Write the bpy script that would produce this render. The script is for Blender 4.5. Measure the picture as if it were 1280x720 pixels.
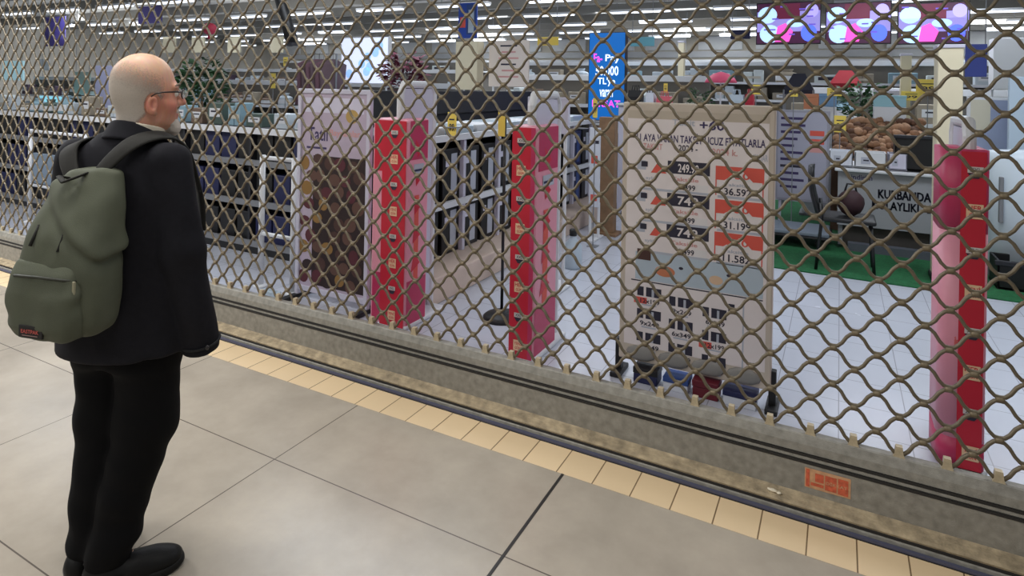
import bpy, bmesh, math, random
import numpy as np
from mathutils import Vector, Matrix
random.seed(7)
rng = np.random.default_rng(5)
S = bpy.context.scene
for o in list(bpy.data.objects):
    bpy.data.objects.remove(o)
COL = S.collection

# ------------------------------------------------------------------ camera
FPX, HY, ROLL, YAW, CAMH = 775.0, 108.0, 0.019, math.radians(27.9), 1.62
FWD = Vector((-math.sin(YAW), math.cos(YAW), 0)); RT = Vector((math.cos(YAW), math.sin(YAW), 0)); UP = Vector((0, 0, 1))
cd = bpy.data.cameras.new('camera'); cam = bpy.data.objects.new('camera', cd); COL.objects.link(cam)
cd.sensor_width = 36; cd.lens = FPX / 1280 * 36; cd.shift_y = -(360 - HY) / 1280; cd.clip_start = 0.05; cd.clip_end = 200
cx = RT * math.cos(ROLL) + UP * math.sin(ROLL); cy = -RT * math.sin(ROLL) + UP * math.cos(ROLL)
m = Matrix((cx, cy, -FWD)).transposed().to_4x4(); m.translation = (0, 0, CAMH)
cam.matrix_world = m
S.camera = cam

def at(px, py, Y=None, z=None):
    """world point seen at a photo pixel, on the plane Y = const or z = const"""
    u, v = px - 640, py - HY
    a = u * math.cos(ROLL) + v * math.sin(ROLL); b = -u * math.sin(ROLL) + v * math.cos(ROLL)
    d = FWD * FPX + RT * a - UP * b
    t = Y / d.y if Y is not None else (z - CAMH) / d.z
    return Vector((0, 0, CAMH)) + d * t

# ------------------------------------------------------------------ light and exposure
S.view_settings.view_transform = 'Standard'; S.view_settings.look = 'None'
S.view_settings.gamma = 1.0; S.view_settings.use_curve_mapping = False
S.view_settings.exposure = 0.0
W = bpy.data.worlds.new('world'); S.world = W; W.use_nodes = True
W.node_tree.nodes['Background'].inputs[0].default_value = (0.92, 0.95, 1.0, 1)
W.node_tree.nodes['Background'].inputs[1].default_value = 0.22

def area(name, loc, target, size, power, color=(1, 1, 1)):
    l = bpy.data.lights.new(name, 'AREA'); l.shape = 'RECTANGLE'; l.size, l.size_y = size; l.energy = power; l.color = color
    o = bpy.data.objects.new(name, l); COL.objects.link(o); o.location = loc
    o.rotation_euler = (Vector(target) - Vector(loc)).to_track_quat('-Z', 'Y').to_euler()
    return o
# mall corridor: two rows of ceiling panels above and behind the camera
area('mall_lamp', (-3.6, 0.4, 3.6), (-3.3, 0.9, 0), (1.2, 1.2), 34, (1.0, 0.97, 0.92))
area('mall_downlight', (-2.48, 1.12, 3.6), (-2.48, 1.12, 0), (.22, .22), 24, (1.0, 0.98, 0.95))
area('mall_downlight', (-1.72, 1.35, 3.6), (-1.72, 1.35, 0), (.3, .3), 14, (1.0, 0.98, 0.95))
area('mall_lamp', (-0.3, 0.2, 3.6), (-0.3, 0.6, 0), (1.2, 1.2), 22, (1.0, 0.95, 0.88))
area('mall_lamp', (-7.5, 0.8, 3.6), (-7.3, 0.9, 0), (1.1, 1.1), 270, (0.97, 0.98, 1.0))
area('mall_lamp', (-2.0, -3.0, 3.6), (-2.0, -1.5, 0), (2.0, 1.2), 58, (1.0, 0.97, 0.92))
# shop: rows of cool ceiling panels
for x in (-17, -10.5, -4.5, 1.5):
    for y in (5.2, 10.5, 16.5):
        if y > 5.5 or x > -11: area('shop_lamp', (x, y, 3.75), (x, y, 0), (3.2, 1.2), 120 if y > 5.5 else (70 if x<-5 else 105), (0.86, 0.92, 1.0))

for x in (-24, -14, -4, 5): area('shop_lamp', (x, 22.3, 3.75), (x, 24.5, 0), (3.2, 1.2), 190, (0.9, 0.95, 1.0))
area('shop_lamp', (-24, 13, 3.75), (-26, 13, 0), (3.2, 1.2), 190, (0.9, 0.95, 1.0))
# upward fill lights without fittings, added to brighten the shop ceiling
for x in (-22, -13, -5, 3):
    for y in (12.0, 20.0): area('added_uplight', (x, y, 3.0), (x, y, 5), (6, 3), 55, (0.95, 0.97, 1.0))

# ------------------------------------------------------------------ materials
def lin(c):
    return tuple(((v / 255) / 12.92 if v / 255 <= 0.04045 else ((v / 255 + 0.055) / 1.055) ** 2.4) for v in c)
MATS = {}
def mat(name, rgb, rough=0.6, metal=0.0, noise=0.0, scale=8.0, bump=0.0, bscale=60.0, emit=0.0, spec=0.5, alpha=None, trans=0.0):
    if name in MATS: return MATS[name]
    M = bpy.data.materials.new(name); M.use_nodes = True; nt = M.node_tree; b = nt.nodes['Principled BSDF']
    c = lin(rgb) + (1,)
    b.inputs['Base Color'].default_value = c; b.inputs['Roughness'].default_value = rough; b.inputs['Metallic'].default_value = metal
    b.inputs['Specular IOR Level'].default_value = spec
    if trans: b.inputs['Transmission Weight'].default_value = trans
    if noise:
        tc = nt.nodes.new('ShaderNodeTexCoord'); n = nt.nodes.new('ShaderNodeTexNoise'); n.inputs['Scale'].default_value = scale; n.inputs['Detail'].default_value = 5
        r = nt.nodes.new('ShaderNodeValToRGB')
        r.color_ramp.elements[0].position = 0.3; r.color_ramp.elements[1].position = 0.7
        r.color_ramp.elements[0].color = tuple(max(0, v * (1 - noise)) for v in c[:3]) + (1,)
        r.color_ramp.elements[1].color = tuple(min(1, v * (1 + noise)) for v in c[:3]) + (1,)
        nt.links.new(tc.outputs['Object'], n.inputs['Vector']); nt.links.new(n.outputs['Fac'], r.inputs[0]); nt.links.new(r.outputs[0], b.inputs['Base Color'])
    if bump:
        tc = nt.nodes.new('ShaderNodeTexCoord'); n = nt.nodes.new('ShaderNodeTexNoise'); n.inputs['Scale'].default_value = bscale; n.inputs['Detail'].default_value = 4
        bp = nt.nodes.new('ShaderNodeBump'); bp.inputs['Strength'].default_value = bump; bp.inputs['Distance'].default_value = 0.01
        nt.links.new(tc.outputs['Object'], n.inputs['Vector']); nt.links.new(n.outputs['Fac'], bp.inputs['Height']); nt.links.new(bp.outputs[0], b.inputs['Normal'])
    if emit:
        b.inputs['Emission Color'].default_value = c; b.inputs['Emission Strength'].default_value = emit
    if alpha is not None: b.inputs['Alpha'].default_value = alpha
    MATS[name] = M
    return M

# ------------------------------------------------------------------ mesh builder
class MB:
    def __init__(s): s.v = []; s.f = []; s.mi = []; s.mats = []
    def slot(s, m):
        if m not in s.mats: s.mats.append(m)
        return s.mats.index(m)
    def add(s, vs, fs, m):
        o = len(s.v); k = s.slot(m); s.v += [tuple(v) for v in vs]
        for f in fs: s.f.append(tuple(i + o for i in f)); s.mi.append(k)
        return s
    def box(s, c, d, m, rz=0, bev=0.0, rot=None):
        x, y, z = d[0] / 2, d[1] / 2, d[2] / 2
        R = rot if rot is not None else Matrix.Rotation(rz, 3, 'Z')
        b = min(bev, x * .9, y * .9, z * .9)
        if b <= 0:
            vs = [Vector((i * x, j * y, k * z)) for i in (-1, 1) for j in (-1, 1) for k in (-1, 1)]
            fs = [(0, 1, 3, 2), (4, 6, 7, 5), (0, 4, 5, 1), (2, 3, 7, 6), (0, 2, 6, 4), (1, 5, 7, 3)]
        else:
            bm = bmesh.new(); bmesh.ops.create_cube(bm, size=1)
            for v in bm.verts: v.co = Vector((v.co.x * d[0], v.co.y * d[1], v.co.z * d[2]))
            bmesh.ops.bevel(bm, geom=bm.edges[:], offset=b, segments=2, profile=.5, affect='EDGES')
            bm.verts.index_update(); vs = [v.co.copy() for v in bm.verts]; fs = [[v.index for v in f.verts] for f in bm.faces]; bm.free()
        return s.add([R @ v + Vector(c) for v in vs], fs, m)
    def span(s, a, b, m, bev=0.0):
        return s.box([(a[i] + b[i]) / 2 for i in range(3)], [abs(b[i] - a[i]) for i in range(3)], m, bev=bev)
    def tube(s, pts, r, m, n=8, close=False, flat=1.0):
        pts = [Vector(p) for p in pts]; N = len(pts); rs = r if isinstance(r, (list, tuple)) else [r] * N
        vs = []; prev = None
        for i, p in enumerate(pts):
            t = (pts[(i + 1) % N] - pts[i - 1]) if close else (pts[min(i + 1, N - 1)] - pts[max(i - 1, 0)])
            t.normalize()
            if prev is None: a = t.cross(Vector((0, 0, 1)) if abs(t.z) < .9 else Vector((1, 0, 0))).normalized()
            else: a = (prev - t * prev.dot(t)).normalized()
            prev = a; b = t.cross(a)
            for k in range(n):
                w = 2 * math.pi * k / n; vs.append(p + a * (rs[i] * math.cos(w)) + b * (rs[i] * flat * math.sin(w)))
        fs = []
        for i in range(N if close else N - 1):
            j = (i + 1) % N
            for k in range(n): fs.append((i * n + k, i * n + (k + 1) % n, j * n + (k + 1) % n, j * n + k))
        if not close: fs += [tuple(range(n))[::-1], tuple((N - 1) * n + k for k in range(n))]
        return s.add(vs, fs, m)
    def lathe(s, c, prof, m, n=20):
        vs = []; fs = []
        for r, z in prof:
            for k in range(n):
                w = 2 * math.pi * k / n; vs.append(Vector(c) + Vector((r * math.cos(w), r * math.sin(w), z)))
        for i in range(len(prof) - 1):
            for k in range(n): fs.append((i * n + k, i * n + (k + 1) % n, (i + 1) * n + (k + 1) % n, (i + 1) * n + k))
        fs += [tuple(range(n))[::-1], tuple((len(prof) - 1) * n + k for k in range(n))]
        return s.add(vs, fs, m)
    def ball(s, c, r, m, nu=12, nv=8, wob=0.0):
        r = r if isinstance(r, (tuple, list)) else (r, r, r); vs = []; fs = []
        for i in range(nv + 1):
            t = math.pi * i / nv
            for k in range(nu):
                w = 2 * math.pi * k / nu; q = 1 + (random.uniform(-wob, wob) if 0 < i < nv else 0)
                vs.append((c[0] + r[0] * q * math.sin(t) * math.cos(w), c[1] + r[1] * q * math.sin(t) * math.sin(w), c[2] + r[2] * q * math.cos(t)))
        for i in range(nv):
            for k in range(nu): fs.append((i * nu + k, (i + 1) * nu + k, (i + 1) * nu + (k + 1) % nu, i * nu + (k + 1) % nu))
        return s.add(vs, fs, m)
    def prof(s, pts, axis0, axis1, m):
        """extrude a closed (Y, z) outline along X"""
        n = len(pts); vs = [(axis0, p[0], p[1]) for p in pts] + [(axis1, p[0], p[1]) for p in pts]
        fs = [(i, i + n, (i + 1) % n + n, (i + 1) % n) for i in range(n)] + [tuple(range(n)), tuple(range(2 * n - 1, n - 1, -1))]
        return s.add(vs, fs, m)
    def build(s, name, parent=None, smooth=False, loc=None):
        me = bpy.data.meshes.new(name); me.from_pydata(s.v, [], s.f)
        for mt in s.mats: me.materials.append(mt)
        me.polygons.foreach_set('material_index', s.mi)
        bm = bmesh.new(); bm.from_mesh(me); bmesh.ops.recalc_face_normals(bm, faces=bm.faces[:]); bm.to_mesh(me); bm.free()
        if smooth: me.polygons.foreach_set('use_smooth', [True] * len(me.polygons))
        return link(name, me, parent, loc)

def link(name, me, parent=None, loc=None):
    o = bpy.data.objects.new(name, me); COL.objects.link(o)
    if parent: o.parent = parent
    if loc is not None: o.location = loc
    return o
def tag(o, label, cat, group=None, kind=None):
    o['label'] = label; o['category'] = cat
    if group: o['group'] = group
    if kind: o['kind'] = kind
    return o
def struct(o): o['kind'] = 'structure'; return o
def thing(name, label, cat, loc=(0, 0, 0), rz=0, group=None):
    o = bpy.data.objects.new(name, None); COL.objects.link(o); o.location = loc; o.rotation_euler = (0, 0, rz); o.empty_display_size = .1
    return tag(o, label, cat, group)
def dup(root, loc, label=None, rz=None, group=None):
    r = root.copy(); COL.objects.link(r); r.location = loc
    if rz is not None: r.rotation_euler = (0, 0, rz)
    if label: r['label'] = label
    if group: r['group'] = group
    for ch in list(root.children):
        c = ch.copy(); COL.objects.link(c); c.parent = r
        for g in list(ch.children):
            q = g.copy(); COL.objects.link(q); q.parent = c
    return r
_tc = {}
def text_geo(body):
    if body in _tc: return _tc[body]
    cu = bpy.data.curves.new('t', 'FONT'); cu.body = body; cu.size = 1; cu.resolution_u = 2; cu.offset = .018
    ob = bpy.data.objects.new('t', cu); COL.objects.link(ob)
    me = bpy.data.meshes.new_from_object(ob.evaluated_get(bpy.context.evaluated_depsgraph_get()))
    vs = [v.co.copy() for v in me.vertices]; fs = [tuple(p.vertices) for p in me.polygons]
    bpy.data.objects.remove(ob); bpy.data.curves.remove(cu); bpy.data.meshes.remove(me)
    _tc[body] = (vs, fs); return vs, fs
class Print(MB):
    """flat printing on an upright sheet: u to the right, v up, layers lifted towards -Y"""
    def __init__(s, org, ux=(1, 0, 0), uy=(0, 0, 1)):
        super().__init__(); s.o = Vector(org); s.ux = Vector(ux); s.uy = Vector(uy); s.n = s.ux.cross(s.uy)
    def P(s, u, v, l): return s.o + s.ux * u + s.uy * v + s.n * (0.0007 * l)
    def rect(s, u0, v0, u1, v1, m, l=1):
        return s.add([s.P(u0, v0, l), s.P(u1, v0, l), s.P(u1, v1, l), s.P(u0, v1, l)], [(0, 1, 2, 3)], m)
    def poly(s, pts, m, l=1):
        return s.add([s.P(u, v, l) for u, v in pts], [tuple(range(len(pts)))], m)
    def disc(s, u, v, ru, rv, m, l=1, n=18):
        return s.poly([(u + ru * math.cos(2 * math.pi * k / n), v + rv * math.sin(2 * math.pi * k / n)) for k in range(n)], m, l)
    def text(s, body, u0, v0, u1, v1, m, l=2):
        vs, fs = text_geo(body)
        if not vs: return s
        xs = [p.x for p in vs]; ys = [p.y for p in vs]; a, b, c, d = min(xs), max(xs), min(ys), max(ys)
        return s.add([s.P(u0 + (p.x - a) / (b - a + 1e-9) * (u1 - u0), v0 + (p.y - c) / (d - c + 1e-9) * (v1 - v0), l) for p in vs], fs, m)

# ------------------------------------------------------------------ implicit solids (smooth bodies, cloth)
def smin(a, b, k):
    h = np.clip(.5 + .5 * (b - a) / k, 0, 1); return b * (1 - h) + a * h - k * h * (1 - h)
def smax(a, b, k): return -smin(-a, -b, k)
def cone(p, a, b, r1, r2):
    a = np.array(a, np.float32); ba = np.array(b, np.float32) - a; L = float(ba @ ba)
    q = [p[i] - a[i] for i in range(3)]
    t = np.clip((q[0] * ba[0] + q[1] * ba[1] + q[2] * ba[2]) / L, 0, 1)
    return np.sqrt(sum((q[i] - t * ba[i]) ** 2 for i in range(3))) - (r1 + (r2 - r1) * t)
def ell(p, c, r, rz=0.0, rx=0.0):
    x, y, z = p[0] - c[0], p[1] - c[1], p[2] - c[2]
    if rz: x, y = x * math.cos(rz) + y * math.sin(rz), -x * math.sin(rz) + y * math.cos(rz)
    if rx: y, z = y * math.cos(rx) + z * math.sin(rx), -y * math.sin(rx) + z * math.cos(rx)
    k0 = np.sqrt((x / r[0]) ** 2 + (y / r[1]) ** 2 + (z / r[2]) ** 2); k1 = np.sqrt((x / r[0] ** 2) ** 2 + (y / r[1] ** 2) ** 2 + (z / r[2] ** 2) ** 2)
    return k0 * (k0 - 1) / (k1 + 1e-6)
def loft(p, keys, n=2.3, k=.02):
    """keys: (z, cx, cy, a, b) upwards"""
    K = np.array(keys, float); zz = np.linspace(K[0, 0], K[-1, 0], 200)
    sm = []
    for j in range(1, 5):
        c = np.interp(zz, K[:, 0], K[:, j]); w = np.ones(15) / 15
        sm.append(np.convolve(np.pad(c, 7, mode='edge'), w, 'valid'))
    z = p[2]; CX, CY, A, B = [np.interp(z, zz, c).astype(np.float32) for c in sm]
    e = (np.abs((p[0] - CX) / A) ** n + np.abs((p[1] - CY) / B) ** n) ** (1 / n)
    d = (e - 1) * np.minimum(A, B)
    return smax(smax(d, z - K[-1, 0], k), K[0, 0] - z, k)
def plane(p, c, n):
    n = np.array(n, float); n = n / np.linalg.norm(n)
    return (p[0] - c[0]) * n[0] + (p[1] - c[1]) * n[1] + (p[2] - c[2]) * n[2]
def waves(p, amp, freq, seed, n=7, zs=1.0):
    r = np.random.default_rng(seed); s = 0
    for _ in range(n):
        d = r.normal(size=3); d /= np.linalg.norm(d); d[2] *= zs; f = freq * r.uniform(.6, 1.6)
        s = s + np.sin((p[0] * d[0] + p[1] * d[1] + p[2] * d[2]) * f + r.uniform(0, 6.28))
    return (amp / n ** .5) * s
def axis(*segs):
    """piecewise spaced coordinates: (start, stop, step)..."""
    out = [segs[0][0]]
    for a, b, h in segs:
        k = max(1, int(round((b - out[-1]) / h))); out += list(np.linspace(out[-1], b, k + 1)[1:])
    return np.array(out, np.float32)
def solid(name, fn, ax, ay, az, material, parent=None, post=None):
    X, Y, Z = np.meshgrid(ax, ay, az, indexing='ij')
    F = np.asarray(fn((X, Y, Z)), np.float32)
    F[0], F[-1], F[:, 0], F[:, -1], F[:, :, 0], F[:, :, -1] = [np.float32(.02)] * 6
    ins = F < 0
    nx, ny, nz = F.shape
    cnt = np.zeros((nx - 1, ny - 1, nz - 1), np.int8)
    for i in (0, 1):
        for j in (0, 1):
            for k in (0, 1): cnt += ins[i:nx - 1 + i, j:ny - 1 + j, k:nz - 1 + k]
    act = (cnt > 0) & (cnt < 8); idx = -np.ones(act.shape, np.int64); I = np.argwhere(act); idx[act] = np.arange(len(I))
    acc = np.zeros((len(I), 3)); num = np.zeros(len(I))
    c = [(i, j, k) for i in (0, 1) for j in (0, 1) for k in (0, 1)]
    for a in c:
        for b in c:
            if sum(abs(a[q] - b[q]) for q in range(3)) == 1 and a < b:
                ia = I + a; ib = I + b
                fa = F[ia[:, 0], ia[:, 1], ia[:, 2]]; fb = F[ib[:, 0], ib[:, 1], ib[:, 2]]; x = (fa < 0) != (fb < 0)
                t = np.where(x, fa / np.where(x, fa - fb, 1), 0)
                pa = np.stack([ax[ia[:, 0]], ay[ia[:, 1]], az[ia[:, 2]]], 1); pb = np.stack([ax[ib[:, 0]], ay[ib[:, 1]], az[ib[:, 2]]], 1)
                acc += np.where(x[:, None], pa + (pb - pa) * t[:, None], 0); num += x
    V = acc / np.maximum(num, 1)[:, None]
    Q = []
    def quads(mask, off):
        E = np.argwhere(mask)
        return E
    sx = ins[:-1] != ins[1:]; E = np.argwhere(sx[:, 1:-1, 1:-1]); E[:, 1:] += 1
    q = np.stack([idx[E[:, 0], E[:, 1] - 1, E[:, 2] - 1], idx[E[:, 0], E[:, 1], E[:, 2] - 1], idx[E[:, 0], E[:, 1], E[:, 2]], idx[E[:, 0], E[:, 1] - 1, E[:, 2]]], 1)
    fl = ~ins[E[:, 0], E[:, 1], E[:, 2]]; q[fl] = q[fl][:, ::-1]; Q.append(q)
    sy = ins[:, :-1] != ins[:, 1:]; E = np.argwhere(sy[1:-1, :, 1:-1]); E[:, 0] += 1; E[:, 2] += 1
    q = np.stack([idx[E[:, 0] - 1, E[:, 1], E[:, 2] - 1], idx[E[:, 0] - 1, E[:, 1], E[:, 2]], idx[E[:, 0], E[:, 1], E[:, 2]], idx[E[:, 0], E[:, 1], E[:, 2] - 1]], 1)
    fl = ~ins[E[:, 0], E[:, 1], E[:, 2]]; q[fl] = q[fl][:, ::-1]; Q.append(q)
    sz = ins[:, :, :-1] != ins[:, :, 1:]; E = np.argwhere(sz[1:-1, 1:-1, :]); E[:, :2] += 1
    q = np.stack([idx[E[:, 0] - 1, E[:, 1] - 1, E[:, 2]], idx[E[:, 0], E[:, 1] - 1, E[:, 2]], idx[E[:, 0], E[:, 1], E[:, 2]], idx[E[:, 0] - 1, E[:, 1], E[:, 2]]], 1)
    fl = ~ins[E[:, 0], E[:, 1], E[:, 2]]; q[fl] = q[fl][:, ::-1]; Q.append(q)
    Q = np.concatenate(Q)
    # two relaxing passes
    for _ in range(2):
        s = np.zeros_like(V); n = np.zeros(len(V))
        for a in range(4):
            b = (a + 1) % 4
            np.add.at(s, Q[:, a], V[Q[:, b]]); np.add.at(n, Q[:, a], 1); np.add.at(s, Q[:, b], V[Q[:, a]]); np.add.at(n, Q[:, b], 1)
        V = .5 * V + .5 * s / np.maximum(n, 1)[:, None]
    me = bpy.data.meshes.new(name); me.from_pydata(V.tolist(), [], Q.tolist())
    for mt in (material if isinstance(material, list) else [material]): me.materials.append(mt)
    me.polygons.foreach_set('use_smooth', [True] * len(me.polygons))
    if post: post(me, V, Q)
    return link(name, me, parent)

# ================================================================== THE SETTING
def tile_material(name, base, px, py, x0, y0, joint, jw, rough, tint, cloud, spec=.5, cs=3.0, wob=.12):
    M = bpy.data.materials.new(name); M.use_nodes = True; nt = M.node_tree; b = nt.nodes['Principled BSDF']; N = nt.nodes.new; L = nt.links.new
    g = N('ShaderNodeNewGeometry'); sp = N('ShaderNodeSeparateXYZ'); L(g.outputs['Position'], sp.inputs[0])
    def math_(op, a, b_=None):
        n = N('ShaderNodeMath'); n.operation = op
        for i, v in enumerate((a, b_)):
            if v is None: continue
            if isinstance(v, (int, float)): n.inputs[i].default_value = v
            else: L(v, n.inputs[i])
        return n.outputs[0]
    def cell(o, p, c0):
        q = math_('DIVIDE', math_('SUBTRACT', o, c0), p); f = math_('FLOOR', q); r = math_('SUBTRACT', q, f)
        d = math_('MULTIPLY', math_('MINIMUM', r, math_('SUBTRACT', 1.0, r)), p); return f, d
    fx, dx = cell(sp.outputs[0], px, x0); fy, dy = cell(sp.outputs[1], py, y0)
    jm = math_('LESS_THAN', math_('MINIMUM', dx, dy), jw / 2)
    cb = N('ShaderNodeCombineXYZ'); L(fx, cb.inputs[0]); L(fy, cb.inputs[1])
    wn = N('ShaderNodeTexWhiteNoise'); L(cb.outputs[0], wn.inputs[0])
    no = N('ShaderNodeTexNoise'); no.inputs['Scale'].default_value = cs; no.inputs['Detail'].default_value = 6; no.inputs['Roughness'].default_value = .6
    L(g.outputs['Position'], no.inputs['Vector'])
    v = math_('ADD', 1 - tint / 2 - cloud / 2, math_('ADD', math_('MULTIPLY', wn.outputs[0], tint), math_('MULTIPLY', no.outputs['Fac'], cloud)))
    mx = N('ShaderNodeMix'); mx.data_type = 'RGBA'; mx.blend_type = 'MULTIPLY'; mx.inputs[0].default_value = 1; mx.inputs[6].default_value = lin(base) + (1,)
    cc = N('ShaderNodeCombineXYZ'); [L(v, cc.inputs[i]) for i in range(3)]; L(cc.outputs[0], mx.inputs[7])
    m2 = N('ShaderNodeMix'); m2.data_type = 'RGBA'; L(jm, m2.inputs[0]); L(mx.outputs[2], m2.inputs[6]); m2.inputs[7].default_value = lin(joint) + (1,)
    L(m2.outputs[2], b.inputs['Base Color'])
    b.inputs['Specular IOR Level'].default_value = spec
    r = math_('ADD', rough - wob / 2, math_('MULTIPLY', no.outputs['Fac'], wob)); L(r, b.inputs['Roughness'])
    MATS[name] = M; return M

M_floor = tile_material('mall_tiles', (173, 163, 148), 1.12, 0.80, -1.0, 1.89, (92, 84, 76), .005, .24, .08, .9, cs=2.2)
M_cream = tile_material('cream_tiles', (228, 202, 162), .1585, 1.0, -.079, 2.04, (120, 96, 66), .005, .42, .06, .14)
M_store = tile_material('shop_tiles', (188, 192, 204), .30, .30, .02, .1, (150, 152, 160), .005, .25, .04, .06)
M_green = mat('green_carpet', (24, 92, 52), .95, noise=.25, scale=30, bump=.3, bscale=300)
M_wall = mat('wall_paint', (206, 200, 188), .8, noise=.06, scale=2)
M_ceil = mat('ceiling_paint', (206, 204, 196), .85, noise=.1, scale=1.2)
M_rail = mat('galvanised_rail', (142, 139, 130), .55, .2, noise=.2, scale=34, bump=.2, bscale=260)
M_ledge = mat('dusty_ledge', (158, 143, 116), .75, .1, noise=.35, scale=22, bump=.3, bscale=120)
M_dark = mat('dark_gap', (34, 32, 30), .7)
M_blue = mat('blue_seal', (78, 80, 100), .5)
M_wire = mat('grille_wire', (108, 98, 80), .5, .35, noise=.12, scale=40)
M_clip = mat('grille_clip', (120, 108, 86), .5, .35, noise=.18, scale=60)

def slab(name, x0, y0, x1, y1, z, m, t=.05):
    return struct(MB().span((x0, y0, z - t), (x1, y1, z), m).build(name))
slab('floor', -16, -5, 5, 2.41, 0, M_floor)
struct(MB().span((-16, 2.41, -.05), (5, 2.585, .001), M_cream).build('trim_1'))
struct(MB().span((-1.006, -5, 0), (-.994, 2.41, .0012), mat('expansion_joint', (58, 56, 54), .4, .5)).build('trim_2'))
slab('floor', -30, 2.745, 10, 26, 0, M_store)
struct(MB().span((-30, 26, -.05), (10, 26.2, 4.1), M_wall).build('wall_back'))
struct(MB().span((-30.2, 2.75, -.05), (-30, 26.2, 4.1), M_wall).build('wall_left'))
struct(MB().span((10, 2.75, -.05), (10.2, 26.2, 4.1), M_wall).build('wall_right'))
struct(MB().span((-30.2, 2.9, 3.95), (10.2, 26.2, 4.1), M_ceil).build('ceiling'))
# threshold the shutter closes on
b = MB(); b.span((-16, 2.585, -.05), (5, 2.745, .004), M_dark); struct(b.build('trim_3'))
struct(MB().span((-16, 2.588, .004), (5, 2.604, .012), M_blue).build('trim_4'))

# ================================================================== ROLLER SHUTTER
X0, X1 = -9.2, 1.7
LAM, PITCH, Z0, YS = .147, .0705, .2825, 2.70
sh = thing('roller_shutter', 'closed brown-grey wavy wire roller shutter on a grey metal bottom bar, across the shop front', 'roller shutter', ((X0 + X1) / 2, YS, 0))
inv = Vector(sh.location)
def sh_build(b, name, parent=sh, smooth=False):
    off = Vector(inv) if parent is sh else Vector(inv)
    b.v = [(v[0] - off.x, v[1] - off.y, v[2] - off.z) for v in b.v]
    return b.build(name, parent, smooth)
b = MB()
b.prof([(2.664, .066), (2.664, .182), (2.674, .188), (2.668, .196), (2.669, .206), (2.679, .212), (2.671, .220), (2.673, .250), (2.684, .280), (2.690, .284), (2.720, .284), (2.735, .26), (2.735, .012), (2.68, .012)], X0, X1, M_rail)
bar = sh_build(b, 'bottom_bar')
b = MB(); b.prof([(2.618, .030), (2.616, .040), (2.624, .048), (2.640, .052), (2.644, .058), (2.658, .062), (2.6635, .069), (2.68, .069), (2.68, .030)], X0, X1, M_ledge); sh_build(b, 'bottom_sill')
b = MB(); b.prof([(2.607, .006), (2.609, .020), (2.616, .024), (2.622, .030), (2.68, .030), (2.68, .006)], X0, X1, M_rail); sh_build(b, 'guide_strip')
b = MB(); b.prof([(2.6135, .024), (2.6135, .033), (2.63, .036), (2.63, .022)], X0, X1, M_dark); sh_build(b, 'groove')
for y, z in ((2.6665, .1875), (2.6715, .2125)):
    b = MB(); b.span((X0, y - .004, z - .0045), (X1, y + .004, z + .0045), M_dark); sh_build(b, 'groove')
# faded orange sticker on the bar
p0 = at(1006, 592, Y=2.663); p1 = at(1063, 629, Y=2.663)
b = Print((p0.x, 2.6635, .095)); w = p1.x - p0.x; h = .075
b.rect(0, 0, w, h, mat('sticker_paper', (196, 150, 112), .7, noise=.15, scale=60))
mo = mat('sticker_orange', (196, 92, 62), .7, noise=.25, scale=70)
b.rect(.004, .004, .017, h - .004, mo, 2)
b.rect(.021, .012, w * .42, .024, mo, 2); b.rect(.036, .03, w * .42, .062, mo, 2)
b.rect(w * .45, .008, w * .70, h - .012, mo, 2); b.rect(w * .73, .006, w * .95, h - .01, mo, 2)
b.text('DİKKAT', w * .47, .03, w * .93, .045, mat('sticker_paper', ()), 3)
tg = sh_build(b, 'warning_sticker'); tg['label'] = 'faded orange and cream sticker'
# scrap of dried plaster on the sill
ns = 10
step = LAM / ns
rows = 36
def wire_wave(ph):
    s = math.sin(ph); return (s + .10 * math.sin(3 * ph)) / .90
def row_x(k): return -.0805 if k % 2 == 0 else -.154
wires = []
for par in (0, 1):                                                   # two kinds of wire: crests swap sides from row to row
    b = MB(); n = int((X1 - X0) / step); pts = []
    for i in range(n + 1):
        x = X0 + .02 + i * step
        if x > X1 - .02: break
        ph = 2 * math.pi * (x - row_x(par)) / LAM - math.pi / 2        # trough where it meets the row below
        pts.append((x, YS, wire_wave(ph) * (PITCH / 2 - .0065)))
    b.tube(pts, .0070, M_wire, n=6)
    b.v = [(v[0] - inv.x, v[1] - inv.y, v[2]) for v in b.v]
    wires.append(b)
for k in range(rows):
    z = Z0 + .004 + PITCH * (k + .5)
    if k < 2: o = wires[k].build('wavy_wire', sh, True, (0, 0, z)); wires[k] = (wires[k], o.data)
    else: o = link('wavy_wire', wires[k % 2][1], sh, (0, 0, z))
# clips at the crossings
nodes = []
for k in range(1, rows):
    n0 = int((X0 - row_x(k)) / LAM) + 1; x = row_x(k) + n0 * LAM
    while x < X1 - .03:
        nodes.append((x, Z0 + .004 + PITCH * k)); x += LAM
def seen(x, z):
    q = Vector((x, YS, z)) - Vector((0, 0, CAMH)); D = q.dot(FWD)
    if D < .3: return 99
    px = 640 + q.dot(RT) / D * FPX; py = HY - q.z / D * FPX
    return D if -20 < px < 1300 and -10 < py < 730 else 50 + D
nodes.sort(key=lambda t: seen(*t))
def clip_geo(b, x, z, y=YS):
    b.tube([(x - .013, y, z), (x - .006, y, z), (x + .006, y, z), (x + .013, y, z)], [.0105, .0135, .0135, .0105], M_clip, n=7, flat=.72)
cb = MB(); clip_geo(cb, 0, 0, 0); cm = None
for x, z in nodes[:100]:
    if cm is None: o = cb.build('wire_clip', sh, True, (x - inv.x, 0, z)); cm = o.data
    else: link('wire_clip', cm, sh, (x - inv.x, 0, z))
b = MB()
for x, z in nodes[100:]: clip_geo(b, x, z)
o = sh_build(b, 'wire_clip', sh, True); o['kind'] = 'stuff'
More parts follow.
